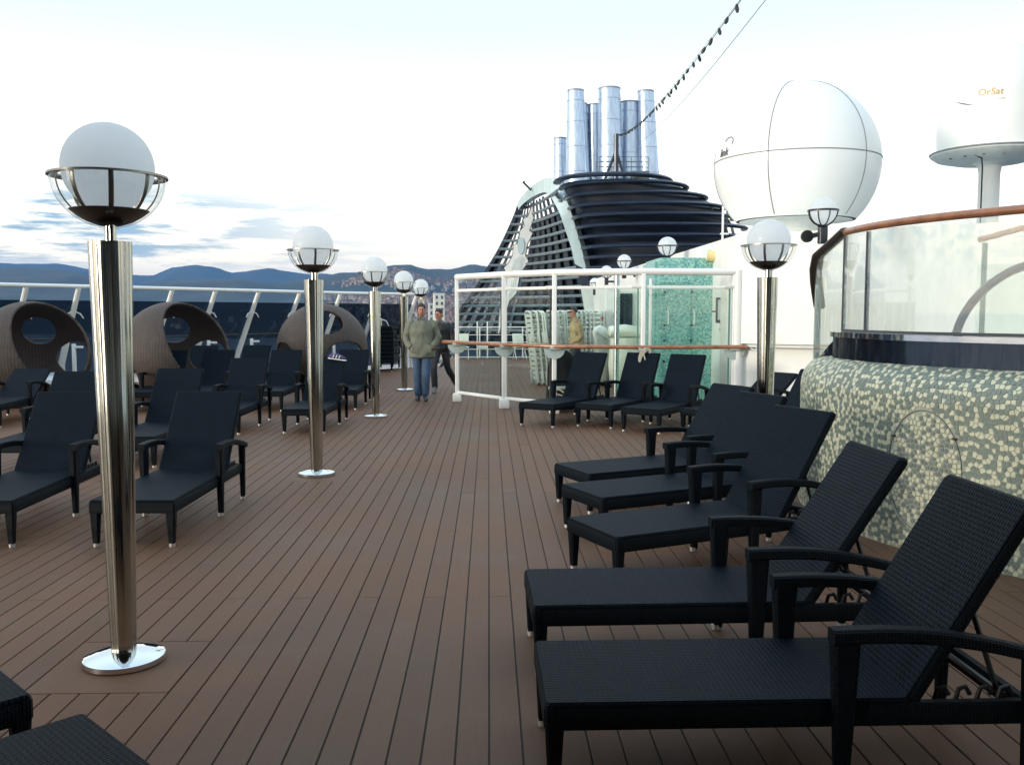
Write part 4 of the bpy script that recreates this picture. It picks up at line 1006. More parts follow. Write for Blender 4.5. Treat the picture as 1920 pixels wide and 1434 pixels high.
# exhaust pipes
def pipe(label, x0, xb, y, r0, r1, zt):
    t = thing('exhaust_pipe', label, 'exhaust pipe', (xb, y, 0), 0, 'exhaust pipes on the funnel')
    zb = 7.2; m_ = MB(); m_.tube([(0, 0, zb), ((x0 - xb) * .5, 0, (zb + zt) / 2), (x0 - xb, 0, zt)], [r1, (r0 + r1) / 2, r0], 32); m_.build('pipe', M['stack'], t, True, angle=60)
    MB().lathe([(r0 + .012, -.06), (r0 + .012, .01), (r0 - .03, .01), (r0 - .03, -.06)], 32).build('lip', M['soot'], t, True, loc=(x0 - xb, 0, zt + .004))
    for k in (.22, .46, .70, .90):
        z = zb + (zt - zb) * k; r = r1 + (r0 - r1) * k; MB().lathe([(r + .004, -.03), (r + .016, -.02), (r + .016, .02), (r + .004, .03)], 32).build('seam_band', M['stack'], t, True, loc=((x0 - xb) * k, 0, z))
pipe('tall silver exhaust pipe, front left of the cluster', 4.13, 4.25, 43.6, .38, .60, 12.05)
pipe('silver exhaust pipe tucked behind the left tall one', 4.52, 4.66, 45.0, .31, .40, 11.75)
pipe('short pale exhaust pipe at the far left of the cluster', 3.55, 3.60, 45.5, .30, .36, 10.2)
pipe('widest silver exhaust pipe in the middle of the cluster', 5.70, 5.80, 43.4, .51, .60, 12.1)
pipe('silver exhaust pipe half hidden left of the widest one', 5.22, 5.32, 45.2, .36, .44, 11.75)
pipe('wide silver exhaust pipe lower than its right neighbour', 6.78, 6.86, 44.2, .47, .62, 11.65)
pipe('slender tall exhaust pipe at the right end of the cluster', 7.48, 7.70, 43.8, .38, .54, 12.08)
# mast on top of the funnel
ms = thing('signal_mast', 'dark tripod signal mast in front of the exhaust pipes', 'mast', (5.6, 40.2, 0))
MB().tube([(0, 0, 7.1), (0, 0, 9.4)], .11, 10).build('pole', M['navy'], ms, True)
for dx, dy in ((-.62, 0), (.50, 0), (0, .7)): MB().tube([(0, 0, 8.7), (dx, dy, 7.1)], .060, 8).build('strut', M['navy'], ms, True)
rl = thing('funnel_railing', 'thin grey railing cage on top of the funnel round the mast foot', 'railing', (5.9, 40.4, 0))
for z in (7.75, 8.0, 8.25, 8.45): MB().tube([(-1.0, 0, z), (1.15, 0, z), (1.15, 1.4, z), (-1.0, 1.4, z)], .014, 6, closed=True).build('rail', M['bar'], rl, True)
for x in (-1.0, -.3, .4, 1.15):
    for y in (0, 1.4): MB().tube([(x, y, 7.4), (x, y, 8.46)], .018, 6).build('post', M['bar'], rl, True)
tag(MB().box((6.7, 40.5, 7.62), (.75, .5, .42), bev=.03).box((6.5, 40.22, 7.66), (.2, .06, .25), bev=.01).build('machinery_box', M['greycloth'], None, True), 'dark grey box on top of the funnel under the railing', 'box')
bs = thing('bent_antenna', 'small bent dark antenna sticking out left of the arch top', 'antenna', (0, 0, 0))
MB().tube([(2.10, 45, 7.6), (1.78, 45, 7.92)], .05, 8).build('arm', M['navy'], bs, True); MB().tube([(1.78, 45, 7.90), (1.74, 45, 8.05)], .04, 6).tube([(1.78, 45, 7.9), (1.68, 45, 7.98)], .035, 6).build('fork', M['navy'], bs, True)

# ------------------------------------------------------------------ string of bulbs and stays
def pt_line(a, b, sag, n): return [Vector(a).lerp(Vector(b), i / n) - Vector((0, 0, sag * 4 * (i / n) * (1 - i / n))) for i in range(n + 1)]
A_, B_ = (5.62, 40.1, 9.35), (2.35, 4.5, 4.75)
sl = thing('bulb_string', 'sagging cable of small dark bulbs running from the mast to the upper edge', 'light string', (0, 0, 0))
ln = pt_line(A_, B_, .55, 110); MB().tube(ln, .0060, 5).build('cable', M['blackmetal'], sl, True)
bm_ = MB().loft([((0, 0, .02), .012, .012), ((0, 0, -.01), .022, .022), ((0, 0, -.05), .026, .026), ((0, 0, -.085), .015, .015)], 8).mesh('bulb', M['blackmetal'], True)
Ltot = 0
for a, b in zip(ln, ln[1:]):
    Ltot += (b - a).length
    if Ltot > .42:
        Ltot = 0; new_obj('bulb', bm_, sl, tuple(b), (rn.uniform(-.6, .6), rn.uniform(-.6, .6), 0))
tag(MB().tube(pt_line((6.3, 41, 8.9), (3.2, 8.5, 5.35), .35, 40), .006, 5).build('stay_wire', M['bar'], None, True), 'thin pale stay wire beside the string of bulbs', 'wire')
tag(MB().tube(pt_line((5.9, 41, 9.3), (2.9, 7.0, 5.35), .30, 40), .004, 5).build('thin_wire', M['bar'], None, True), 'faintest wire running just above the string of bulbs', 'wire')

# ------------------------------------------------------------------ radomes
def on_sphere(c, r, az, el): return Vector((c[0] + r * cos(el) * sin(az), c[1] - r * cos(el) * cos(az), c[2] + r * sin(el)))
DC, DR = (7.62, 22.6, 5.28), 1.98
rd = thing('large_radome', 'huge white spherical radome with dark panel seams above the white wall', 'radome', (0, 0, 0))
MB().lathe([(DR * sin(R(a)), -DR * cos(R(a))) for a in [46 + 134 * i / 40 for i in range(41)]], 72, DC).build('shell', M['dome'], rd, True, angle=80)
MB().lathe([(0, -1.38), (1.35, -1.385), (.9, -1.40), (.7, -1.6), (.6, -2.8), (0, -2.8)], 48, DC).build('base_ring', M['white2'], rd, True)
tilt = Matrix.Rotation(R(-3), 3, 'Y')
for az0 in (-37, 32, -107, 100, 170):
    pts = [on_sphere(DC, DR + .004, R(az0), R(e)) for e in range(-42, 90, 4)]; MB().tube(pts, .012, 5).build('seam', M['seam'], rd, True)
MB().tube([on_sphere(DC, DR + .004, R(a), 0.03) for a in range(0, 360, 5)], .012, 5, closed=True).build('seam', M['seam'], rd, True)

def text_mesh(s, size):
    cu = bpy.data.curves.new('lettering', 'FONT'); cu.body = s; cu.size = size; cu.resolution_u = 3; cu.fill_mode = 'BOTH'; cu.extrude = .004
    o = bpy.data.objects.new('lettering', cu); C.objects.link(o)
    dg = bpy.context.evaluated_depsgraph_get(); dg.update(); me = bpy.data.meshes.new_from_object(o.evaluated_get(dg)); bpy.data.objects.remove(o); return me
def wrap_text(s, size, c, r, az0, z0, mt, parent, shear=0., sphere=False):
    me = text_mesh(s, size)
    for v in me.vertices:
        x, y, zz = v.co; x += shear * y; a = R(az0) + x / r
        if sphere: p = on_sphere(c, r + .012 + zz, a, z0 + y / r)
        else: p = Vector((c[0] + (r + .008 + zz) * sin(a), c[1] - (r + .008 + zz) * cos(a), c[2] + z0 + y))
        v.co = p
    me.materials.clear(); me.materials.append(mt); o = new_obj('lettering', me, parent); return o
wrap_text('link', .27, DC, DR, -82, .06, M['ink'], rd, .15, True)
m_ = MB(); m_.tube([on_sphere(DC, DR + .01, R(-72 + 5 * cos(a)), .22 + .06 * sin(a)) for a in [pi * i / 10 - .6 for i in range(12)]], .009, 5); m_.build('logo_arc', M['ink'], rd, True)

OC, OR_ = (13.25, 24.0, 5.8), 1.30
od = thing('tall_radome', 'tall white cylindrical radome with orange lettering on a white pedestal', 'radome', (0, 0, 0))
MB().lathe([(OR_, .06), (OR_ + .02, .5), (OR_ + .01, 1.2), (OR_ - .04, 1.75), (OR_ - .22, 2.3), (OR_ - .58, 2.68), (.3, 2.86), (0, 2.88)], 64, OC).build('shell', M['dome'], od, True, angle=80)
MB().lathe([(0, -.25), (.9, -.22), (1.30, -.12), (1.44, -.02), (1.46, .04), (1.44, .07), (0, .07)], 64, OC).build('base_dish', M['white2'], od, True)
MB().lathe([(1.455, .01), (1.475, .03), (1.475, .05), (1.45, .06)], 64, OC).build('rim', M['seam'], od, True)
MB().lathe([(.45, -.22), (.30, -.30), (.26, -.5), (.26, -4.0)], 32, OC).build('pedestal', M['white'], od, True)
for a in range(-80, 90, 22):
    p = on_sphere((OC[0], OC[1], OC[2] - .16), 1.18, R(a), 0); MB().box(tuple(p), (.05, .05, .05)).build('bolt', M['seam'], od)
MB().tube([(OC[0] - .9, OC[1] - .8, OC[2] - .12), (OC[0] - .6, OC[1] - .7, OC[2] - .22), (OC[0] - .52, OC[1] - .6, OC[2] - .45), (OC[0] - .52, OC[1] - .6, OC[2] - 2.6)], .02, 6).build('cable', M['blackmetal'], od, True)
wrap_text('OrSat', .24, OC, OR_, -44, 1.27, M['orange'], od, .12)
wrap_text('.COM', .07, OC, OR_, -24, 1.14, M['seam'], od)
wrap_text('ORBIT TECHNOLOGY GROUP', .085, OC, OR_, -66, .84, M['seam'], od)
m_ = MB(); m_.tube([Vector((OC[0] + (OR_ + .015) * sin(a), OC[1] - (OR_ + .015) * cos(a), OC[2] + z)) for a, z in [(R(-68 + 2.6 * i), 1.24 - .035 * i + .0020 * i * i) for i in range(9)]], [.004 + .012 * sin(pi * i / 8) for i in range(9)], 6); m_.build('logo_swoosh', M['ink'], od, True)

# ------------------------------------------------------------------ mosaic pool wall
CP = [(5.6, 3.55), (4.3, 4.35), (3.62, 5.02), (3.20, 5.62), (2.86, 6.22), (2.68, 6.90), (2.69, 7.60), (2.88, 8.22), (3.25, 8.72), (3.80, 9.05), (4.6, 9.2), (6.4, 9.2)]
def catmull(P, n):
    out = []
    for i in range(len(P) - 1):
        p0, p1, p2, p3 = P[max(i - 1, 0)], P[i], P[i + 1], P[min(i + 2, len(P) - 1)]
        for k in range(n):
            t = k / n; out.append(tuple(.5 * ((2 * p1[j]) + (-p0[j] + p2[j]) * t + (2 * p0[j] - 5 * p1[j] + 4 * p2[j] - p3[j]) * t * t + (-p0[j] + 3 * p1[j] - 3 * p2[j] + p3[j]) * t ** 3) for j in range(2)))
    return out + [P[-1]]
cv = [Vector(p) for p in catmull(CP, 12)]; cl_ = [0]
for a, b in zip(cv, cv[1:]): cl_.append(cl_[-1] + (b - a).length)
TOT = cl_[-1]
def curve_at(s):
    s = max(0, min(TOT - 1e-6, s))
    lo, hi = 0, len(cl_) - 1
    while hi - lo > 1:
        md_ = (lo + hi) // 2
        if cl_[md_] <= s: lo = md_
        else: hi = md_
    t = (s - cl_[lo]) / (cl_[hi] - cl_[lo]); p = cv[lo].lerp(cv[hi], t)
    d0 = cv[lo] - cv[max(lo - 1, 0)] if lo else cv[1] - cv[0]; d1 = cv[hi] - cv[lo]; d2 = cv[min(hi + 1, len(cv) - 1)] - cv[hi] if hi < len(cv) - 1 else d1
    d = (d0.normalized() if d0.length else d1.normalized()) * (1 - t) * .5 + d1.normalized() + (d2.normalized() if d2.length else d1.normalized()) * t * .5
    d.normalize(); return p, Vector((d.y, -d.x))      # inward normal
# wall profile: (arc length v) -> inset, height, with rounded shoulder
PH, PR = 1.02, .26
def prof(v):
    if v < PH: return 0., v, (1., 0.)
    a = (v - PH) / PR
    if a < pi / 2: return PR * (1 - cos(a)), PH + PR * sin(a), (cos(a), sin(a))
    return PR + (v - PH - PR * pi / 2), PH + PR, (0., 1.)
VT = PH + PR * pi / 2 + .10
def wallpt(s, v, off=0.):
    p, n = curve_at(s); ins, z, nn = prof(v)
    return Vector((p.x + n.x * ins - n.x * nn[0] * off, p.y + n.y * ins - n.y * nn[0] * off, z + nn[1] * off))
pw = thing('pool_wall', 'curved pebble mosaic pool wall with a rounded top on the right', 'mosaic wall', (0, 0, 0))
m_ = MB(); NS, NV = 150, 26
for i in range(NS + 1):
    for j in range(NV + 1): m_.v.append(wallpt(TOT * i / NS, VT * j / NV))
for i in range(NS):
    for j in range(NV): m_.f.append((i * (NV + 1) + j, (i + 1) * (NV + 1) + j, (i + 1) * (NV + 1) + j + 1, i * (NV + 1) + j + 1)); m_.m.append(0)
m_.build('grout_bed', M['grout'], pw, True, angle=80)
rt_ = random.Random(3)
TS = .0325
s0, s1 = 1.3, TOT - 1.0
# centre of the round hatch
best = min(((wallpt(s, .60) - Vector((3.02, 5.95, .6))).length, s) for s in [s0 + .02 * k for k in range(int((s1 - s0) / .02))]); HS, HV, HRAD = best[1] + .10, .57, .285
def near_hatch(s, v): return sqrt((s - HS) ** 2 + ((v - HV) / 1.46) ** 2)
def clip(poly, mx_, my_, nx, ny):
    out = []; L_ = len(poly)
    for i in range(L_):
        a, b = poly[i], poly[(i + 1) % L_]; da = (a[0] - mx_) * nx + (a[1] - my_) * ny; db = (b[0] - mx_) * nx + (b[1] - my_) * ny
        if da <= 0: out.append(a)
        if (da < 0 < db) or (db < 0 < da): t = da / (da - db); out.append((a[0] + (b[0] - a[0]) * t, a[1] + (b[1] - a[1]) * t))
    return out
nsx, nvx = int((s1 - s0) / TS), int(VT / TS) + 1
pts_ = {}
for i in range(-1, nsx + 1):
    for j in range(-1, nvx + 1):
        pts_[(i, j)] = (s0 + (i + .5 + .5 * (j % 2) * .6 + rt_.uniform(-.34, .34)) * TS, (j + .5 + rt_.uniform(-.34, .34)) * TS)
tiles = []; pick = {}
for i in range(nsx):
    for j in range(nvx):
        c0 = pts_[(i, j)]
        poly = [(c0[0] - TS, c0[1] - TS), (c0[0] + TS, c0[1] - TS), (c0[0] + TS, c0[1] + TS), (c0[0] - TS, c0[1] + TS)]
        for di in (-2, -1, 0, 1, 2):
            for dj in (-2, -1, 0, 1, 2):
                if (di or dj) and (i + di, j + dj) in pts_:
                    q = pts_[(i + di, j + dj)]; nx, ny = q[0] - c0[0], q[1] - c0[1]
                    poly = clip(poly, (c0[0] + q[0]) / 2, (c0[1] + q[1]) / 2, nx, ny)
                    if len(poly) < 3: break
            if len(poly) < 3: break
        if len(poly) < 3 or c0[1] > VT - .01 or c0[1] < .012: continue
        dh_ = near_hatch(*c0)
        if abs(dh_ - HRAD) < .012: continue
        cx_ = sum(p[0] for p in poly) / len(poly); cy_ = sum(p[1] for p in poly) / len(poly)
        k = .87 if dh_ >= HRAD else .76
        poly = [(cx_ + (p[0] - cx_) * k, max(.004, cy_ + (p[1] - cy_) * k)) for p in poly]
        pn = noise.noise(Vector((c0[0] * 3.1, c0[1] * 3.1, 2)))
        if dh_ < HRAD: mi = 2 if rt_.random() < .52 else 1
        else:
            nb_ = sum(1 for q in ((i - 1, j), (i, j - 1), (i - 1, j - 1), (i - 1, j + 1)) if pick.get(q) == 1)
            mi = 1 if rt_.random() < (.92, .62, .30, .10, .03)[nb_] + .10 * pn else 0
        pick[(i, j)] = mi
        tiles.append((poly, (cx_, cy_), mi, dh_ < HRAD))
def tile_into(m, poly, c, mi, hatch, origin=Vector((0, 0, 0))):
    n = len(poly); off = (.0030 if not hatch else .0045) + rt_.uniform(0, .0008)
    top = [wallpt(c[0] + (p[0] - c[0]) * .93, c[1] + (p[1] - c[1]) * .93, off) - origin for p in poly]; bot = [wallpt(p[0], p[1], off * .35) - origin for p in poly]
    m.add(bot + top, [tuple(range(n, 2 * n))] + [(i, (i + 1) % n, (i + 1) % n + n, i + n) for i in range(n)], mi)
def tkey(t):
    p = wallpt(*t[1]); zc_ = p.y
    u = p.x / zc_ * 1700 + 916
    return zc_ if 1500 < u < 1900 else 50 + zc_
tiles.sort(key=tkey)
TM = [M['sage'], M['cream'], M['slate']]
big = MB()
for k, (poly, c, mi, ht) in enumerate(tiles):
    if k < 285:
        og = wallpt(*c); m_ = MB(); tile_into(m_, poly, c, 0, ht, og)
        new_obj('tile', m_.mesh('tile', TM[mi]), pw, tuple(og))
    else: tile_into(big, poly, c, mi, ht)
o = big.build('mosaic_tiles', TM, pw); o['kind'] = 'stuff'
MB().tube([wallpt(HS + HRAD * cos(a), HV + HRAD * 1.46 * sin(a), .003) for a in [2 * pi * i / 64 for i in range(64)]], .0024, 5, closed=True).build('hatch_gap', M['ink'], pw, True)
for aa in (2.5, .55): 
    p = wallpt(HS + HRAD * cos(aa), HV + HRAD * 1.46 * sin(aa), .006); MB().box(tuple(p), (.03, .03, .014), bev=.003).build('latch', M['ink'], pw)

# black band, steel coping and pale glass screen on top of the pool wall
def off_curve(sa, sb, inset, n=60): 
    out = []
    for i in range(n + 1):
        p, nn = curve_at(sa + (sb - sa) * i / n); out.append((p.x + nn.x * inset, p.y + nn.y * inset))
    return out
sB = min(((wallpt(s, .6) - Vector((2.72, 7.45, .6))).length, s) for s in [.02 * k for k in range(int(TOT / .02))])[1]
sC = sB + .06
ps = thing('pool_screen', 'pale glass screen with brown handrail and black base band above the mosaic wall', 'glass screen', (0, 0, 0))
def strip(name, mt, sa, sb, ia, ib, z0, z1, n=60, smooth=True):
    a, b = off_curve(sa, sb, ia, n), off_curve(sa, sb, ib, n); m = MB()
    for (x0, y0), (x1, y1) in zip(a, b): m.v += [(x0, y0, z0), (x1, y1, z0), (x1, y1, z1), (x0, y0, z1)]
    for i in range(n):
        for k in range(4): m.f.append((i * 4 + k, i * 4 + (k + 1) % 4, (i + 1) * 4 + (k + 1) % 4, (i + 1) * 4 + k)); m.m.append(0)
    m.f += [(0, 1, 2, 3), (n * 4 + 3, n * 4 + 2, n * 4 + 1, n * 4)]; m.m += [0, 0]
    return m.build(name, mt, ps, smooth, angle=40)
strip('base_band', M['blkglass'], .2, sC, .19, .36, 1.20, 1.445)
strip('coping', M['chrome'], .2, sC, .165, .38, 1.447, 1.487)
strip('base_seal', M['ink'], .2, sC, .255, .285, 1.488, 1.510)
joints = [.5, 1.75, 3.05, sC - .52, sC]
for a, b in zip(joints, joints[1:]):
    strip('glass_pane', M['pale_pane'], a + .012, b - .012, .262, .277, 1.49, 2.27, 14)
for s_ in joints[1:]:
    p, nn = curve_at(s_); MB().box((p.x + nn.x * .27, p.y + nn.y * .27, 1.88), (.026, .020, .78)).build('joint_seal', M['ink'], ps)
    MB().box((p.x + nn.x * .27 + .03 * nn.y, p.y + nn.y * .27 - .03 * nn.x, 1.88), (.010, .012, .78)).build('joint_strip', M['inox2'], ps)
# curved end pane falling behind the corner, its rail bends down
p_, n__ = curve_at(sC); C0 = (p_.x + n__.x * .27, p_.y + n__.y * .27)
ends = [(C0[0], C0[1], 2.30), (2.91, 7.66, 2.215), (2.87, 7.88, 2.12), (2.93, 8.10, 2.01), (3.01, 8.30, 1.90), (3.10, 8.50, 1.79), (3.20, 8.72, 1.68)]
foot = [1.47, 1.36, 1.20, 1.12, 1.10, 1.08, 1.06]
def hull_strip(name, mt, lo, hi, w):
    m = MB()
    for (x, y, _), a_, b_ in zip(ends, lo, hi): m.v += [(x, y, a_), (x + w, y - w * .4, a_), (x + w, y - w * .4, b_), (x, y, b_)]
    for i in range(len(ends) - 1):
        for k in range(4): m.f.append((i * 4 + k, i * 4 + (k + 1) % 4, (i + 1) * 4 + (k + 1) % 4, (i + 1) * 4 + k)); m.m.append(0)
    m.f += [(0, 1, 2, 3)]; m.m += [0]
    return m.build(name, mt, ps, True, angle=40)
hull_strip('end_pane', M['pale_pane'], [z + .02 for z in foot], [z[2] for z in ends], .012)
hull_strip('end_coping', M['chrome'], [z - .02 for z in foot], [z + .018 for z in foot], .10)
hull_strip('end_band', M['blkglass'], [z - .5 for z in foot], [z - .022 for z in foot], .08)
hr = [(x, y, 2.305) for x, y in off_curve(.3, sC, .27, 50)]
MB().tube(hr, .030, 12).build('handrail', M['wood'], ps, True)
MB().tube([(x, y, z + .02) for x, y, z in ends], .055, 10, ry=.028, up=(0, 0, 1)).build('end_rail', M['wood_d'], ps, True)
MB().box((3.02, 8.28, 1.50), (.05, .02, .80)).box((3.10, 8.46, 1.45), (.03, .02, .66)).build('edge_glass', M['glass_e'], ps)
# second curved glass end seen through the pale panes
p2 = thing('inner_screen', 'second curved glass screen with dark arc rail and steel post inside the pool area', 'glass screen', (0, 0, 0))
arc = [(3.86 + .62 * (1 - cos(a)) * 1.0, 7.4 - .25 * sin(a), 1.47 + .58 * sin(a)) for a in [pi / 2 * i / 14 for i in range(15)]] + [(5.3, 7.0, 2.07)]
MB().tube(arc, .034, 8).build('arc_rail', M['blackmetal'], p2, True)
MB().tube([(4.52, 7.0, 1.2), (4.52, 7.0, 2.02)], .030, 12).build('post', M['inox2'], p2, True)
MB().box((4.55, 7.55, 1.75), (.9, .012, .60)).build('pane', M['glass'], p2)
MB().tube([(4.30, 7.9, 2.28), (4.42, 7.5, 2.34), (4.9, 7.2, 2.38), (5.6, 7.0, 2.42)], .026, 10).build('top_rail', M['wood'], p2, True)
MB().box((4.32, 7.85, 1.85), (.04, .02, .8)).build('edge', M['glass_e'], p2)

# ------------------------------------------------------------------ unseen superstructure added behind and over the viewpoint to shade the near deck
sb_ = thing('added_superstructure', 'unseen deckhouse and overhanging deck added behind the viewpoint to shade the near deck, mirrored in the steel columns', 'superstructure', (0, 0, 0))
MB().box((-2, -4.6, 1.6), (18, 2.0, 3.2)).build('wall', M['backwall'], sb_)
MB().box((-1, -.70, 3.05), (16, 6.6, .30)).build('shade_overhang', M['canopy'], sb_)
for x in (-9, -7.2, -5.4, -3.6, -1.8, 1.8, 3.6, 5.4): MB().box((x, -3.58, 1.55), (1.1, .06, 1.5), bev=.02).build('window', M['blkglass'], sb_)  # windows and door added to give the mirrored wall some detail
MB().box((0, -3.58, 1.05), (1.0, .06, 2.1), bev=.02).build('door', M['white2'], sb_)
for x in (-6.5, -4.3, 3.4, 5.6): MB().tube([(x, 1.9, 0), (x, 1.9, 2.9)], .09, 14).build('pillar', M['white2'], sb_, True)

# ------------------------------------------------------------------ people
def skin_body(t, verts, edges, root=0):
    """verts: (x, y, z, rx, ry); one continuous skinned body"""
    me = bpy.data.meshes.new('body'); me.from_pydata([v[:3] for v in verts], edges, []); o = new_obj('body', me, t)
    md = o.modifiers.new('skin', 'SKIN'); md.use_smooth_shade = True
    bm = bmesh.new(); bm.from_mesh(me); ly = bm.verts.layers.skin.verify()
    for v, d in zip(bm.verts, verts): v[ly].radius = (d[3], d[4])
    bm.verts.ensure_lookup_table(); bm.verts[root][ly].use_root = True
    bm.to_mesh(me); bm.free()
    s2 = o.modifiers.new('sub', 'SUBSURF'); s2.levels = 2; s2.render_levels = 2
    me.materials.append(M['skin']); return o
def person(label, x, y, rz, P, cloth, group=None):
    """P: joints dict in local space, the person faces -y"""
    t = thing('person', label, 'person', (x, y, 0), rz, group)
    g = P; V = []; E_ = []; I = {}
    def add(n, r, r2=None): I[n] = len(V); V.append((*g[n], r, r2 or r))
    add('pelvis', .13, .10); add('waist', .125, .095); add('chest', .15, .105); add('neckb', .06); add('neck', .05, .055); add('chin', .062, .068); add('face', .074, .092); add('crown', .062, .078)
    for a, b in (('pelvis', 'waist'), ('waist', 'chest'), ('chest', 'neckb'), ('neckb', 'neck'), ('neck', 'chin'), ('chin', 'face'), ('face', 'crown')): E_.append((I[a], I[b]))
    for s in 'lr':
        for n, r in (('sh' + s, .058), ('el' + s, .042), ('wr' + s, .030), ('ha' + s, .036)): add(n, r)
        E_ += [(I['chest'], I['sh' + s]), (I['sh' + s], I['el' + s]), (I['el' + s], I['wr' + s]), (I['wr' + s], I['ha' + s])]
        for n, r in (('hip' + s, .085), ('kn' + s, .052), ('an' + s, .032), ('to' + s, .020)): add(n, r)
        E_ += [(I['pelvis'], I['hip' + s]), (I['hip' + s], I['kn' + s]), (I['kn' + s], I['an' + s]), (I['an' + s], I['to' + s])]
    skin_body(t, V, E_)
    # head details
    fx, fy, fz = g['face']; fd = Vector(g['facing']).normalized(); sd_ = Vector((-fd.y, fd.x, 0))
    f = Vector((fx, fy, fz))
    MB().loft([(f + fd * .080 + Vector((0, 0, .030)), .010, .008, sd_, fd), (f + fd * .098 + Vector((0, 0, -.005)), .014, .014, sd_, fd), (f + fd * .108 + Vector((0, 0, -.022)), .017, .014, sd_, fd), (f + fd * .090 + Vector((0, 0, -.032)), .012, .008, sd_, fd)], 8).build('nose', M['skin'], t, True, angle=90)
    for s in (-1, 1):
        e = MB().loft([(f + sd_ * s * .079 + Vector((0, 0, -.030)) - fd * .008, .006, .010, sd_, fd), (f + sd_ * s * .084 + Vector((0, 0, 0)) - fd * .008, .009, .018, sd_, fd), (f + sd_ * s * .082 + Vector((0, 0, .026)) - fd * .008, .006, .012, sd_, fd)], 8); e.build('ear', M['skin'], t, True, angle=90)
        if not cloth.get('shades'):
            MB().box(tuple(f + sd_ * s * .030 + fd * .083 + Vector((0, 0, .018))), (.022, .016, .010), bev=.003).build('eye', M['ink'], t, True)
            MB().box(tuple(f + sd_ * s * .030 + fd * .088 + Vector((0, 0, .036))), (.034, .012, .008), bev=.003).build('eyebrow', M['hair'], t, True)
    MB().box(tuple(f + fd * .084 + Vector((0, 0, -.055))), (.042, .012, .008), bev=.003).build('mouth', M['red'], t, True)
    if cloth.get('shades'):
        m = MB(); m.box(tuple(f + fd * .090 + Vector((0, 0, .020))), (.03, .13, .034) if abs(fd.x) > .7 else (.14, .02, .034), bev=.008)
        for s in (-1, 1): m.tube([f + fd * .088 + sd_ * s * .068 + Vector((0, 0, .024)), f + sd_ * s * .084 + Vector((0, 0, .020))], .005, 5)
        m.build('sunglasses', M['ink'], t, True)
    # hair cap: ellipsoid over the skull, raised at the front
    hc = f + Vector((0, 0, .040)) - fd * .018; m = MB(); n = 18; rows_ = 9
    for j in range(rows_ + 1):
        el = -.55 + (pi / 2 + .55) * j / rows_
        for k in range(n):
            a = 2 * pi * k / n; front = max(0, cos(a)); e2 = max(el, .62 * front ** .6 + (-.55) * (1 - front ** .6))
            rr = 1 + .05 * noise.noise(Vector((3 * cos(a), 3 * sin(a), j * .8)))
            m.v.append(hc + (fd * cos(a) * .091 + sd_ * sin(a) * .080) * cos(e2) * rr + Vector((0, 0, .090 * sin(e2) * rr)))
    for j in range(rows_):
        for k in range(n): m.f.append((j * n + k, j * n + (k + 1) % n, (j + 1) * n + (k + 1) % n, (j + 1) * n + k)); m.m.append(0)
    m.build('hair', M['hair'], t, True, angle=90)
    # jacket
    jm = cloth['jacket']; J = MB(); sh = (Vector(g['shr']) - Vector(g['shl'])); sx = sh.normalized(); sy = Vector((-sx.y, sx.x, 0)); pv, ch, nb = Vector(g['pelvis']), Vector(g['chest']), Vector(g['neckb'])
    hem = cloth.get('hem', -.12); k_ = cloth.get('bulk', 1.)
    J.loft([(pv + Vector((0, 0, hem)), .215 * k_, .150 * k_, sx, sy), (pv + Vector((0, 0, hem + .02)), .222 * k_, .158 * k_, sx, sy), (pv + Vector((0, 0, .06)), .208 * k_, .150 * k_, sx, sy), (pv.lerp(ch, .45), .205 * k_, .148 * k_, sx, sy), (ch + Vector((0, 0, -.04)), .222 * k_, .150 * k_, sx, sy), (ch + Vector((0, 0, .08)), .215 * k_, .138 * k_, sx, sy), (nb + Vector((0, 0, -.045)), .155, .105, sx, sy), (nb + Vector((0, 0, .0)), .085, .078, sx, sy), (nb + Vector((0, 0, .05)), .074, .072, sx, sy)], 28)
    for s in 'lr':
        a, b, c = Vector(g['sh' + s]), Vector(g['el' + s]), Vector(g['wr' + s])
        J.tube([ch.lerp(a, .55) + Vector((0, 0, .03)), a, a.lerp(b, .35), a.lerp(b, .7), b, b.lerp(c, .4), b.lerp(c, .8), c + (c - b).normalized() * .02], [r * k_ for r in (.075, .086, .080, .072, .068, .064, .056, .048)], 14)
    jo = J.build('coat' if hem < -.05 else 'jacket', jm, t, True, angle=80)
    tx = bpy.data.textures.new('folds', 'CLOUDS'); tx.noise_scale = .14
    sb2 = jo.modifiers.new('sub', 'SUBSURF'); sb2.levels = 2; sb2.render_levels = 2
    dm = jo.modifiers.new('folds', 'DISPLACE'); dm.texture = tx; dm.strength = .060; dm.mid_level = .5
    for s, sg in (('l', -1), ('r', 1)):
        if cloth.get('collar'):
            MB().box(tuple(nb + sx * sg * .045 - sy * .085 + Vector((0, 0, .005))), (.07, .014, .06), Matrix.Rotation(sg * .5, 3, 'Y'), bev=.005).build('collar', cloth['collar'], t, True)
        if cloth.get('pockets'):
            q = pv + sx * sg * .115 - sy * .165; MB().box((q.x, q.y, q.z + .00), (.13, .018, .15), Matrix.Rotation(sg * -.2, 3, 'Y'), bev=.006).build('pocket', jm, t, True)
    if cloth.get('placket'):
        q = pv.lerp(ch, .45) - sy * .152; MB().box((q.x, q.y, q.z - .03), (.045, .02, .56), bev=.006).build('placket', jm, t, True)
    # trousers
    T = MB(); T.loft([(pv + Vector((0, 0, -.10)), .150, .115, sx, sy), (pv, .168, .128, sx, sy), (pv + Vector((0, 0, .10)), .155, .118, sx, sy)], 20)
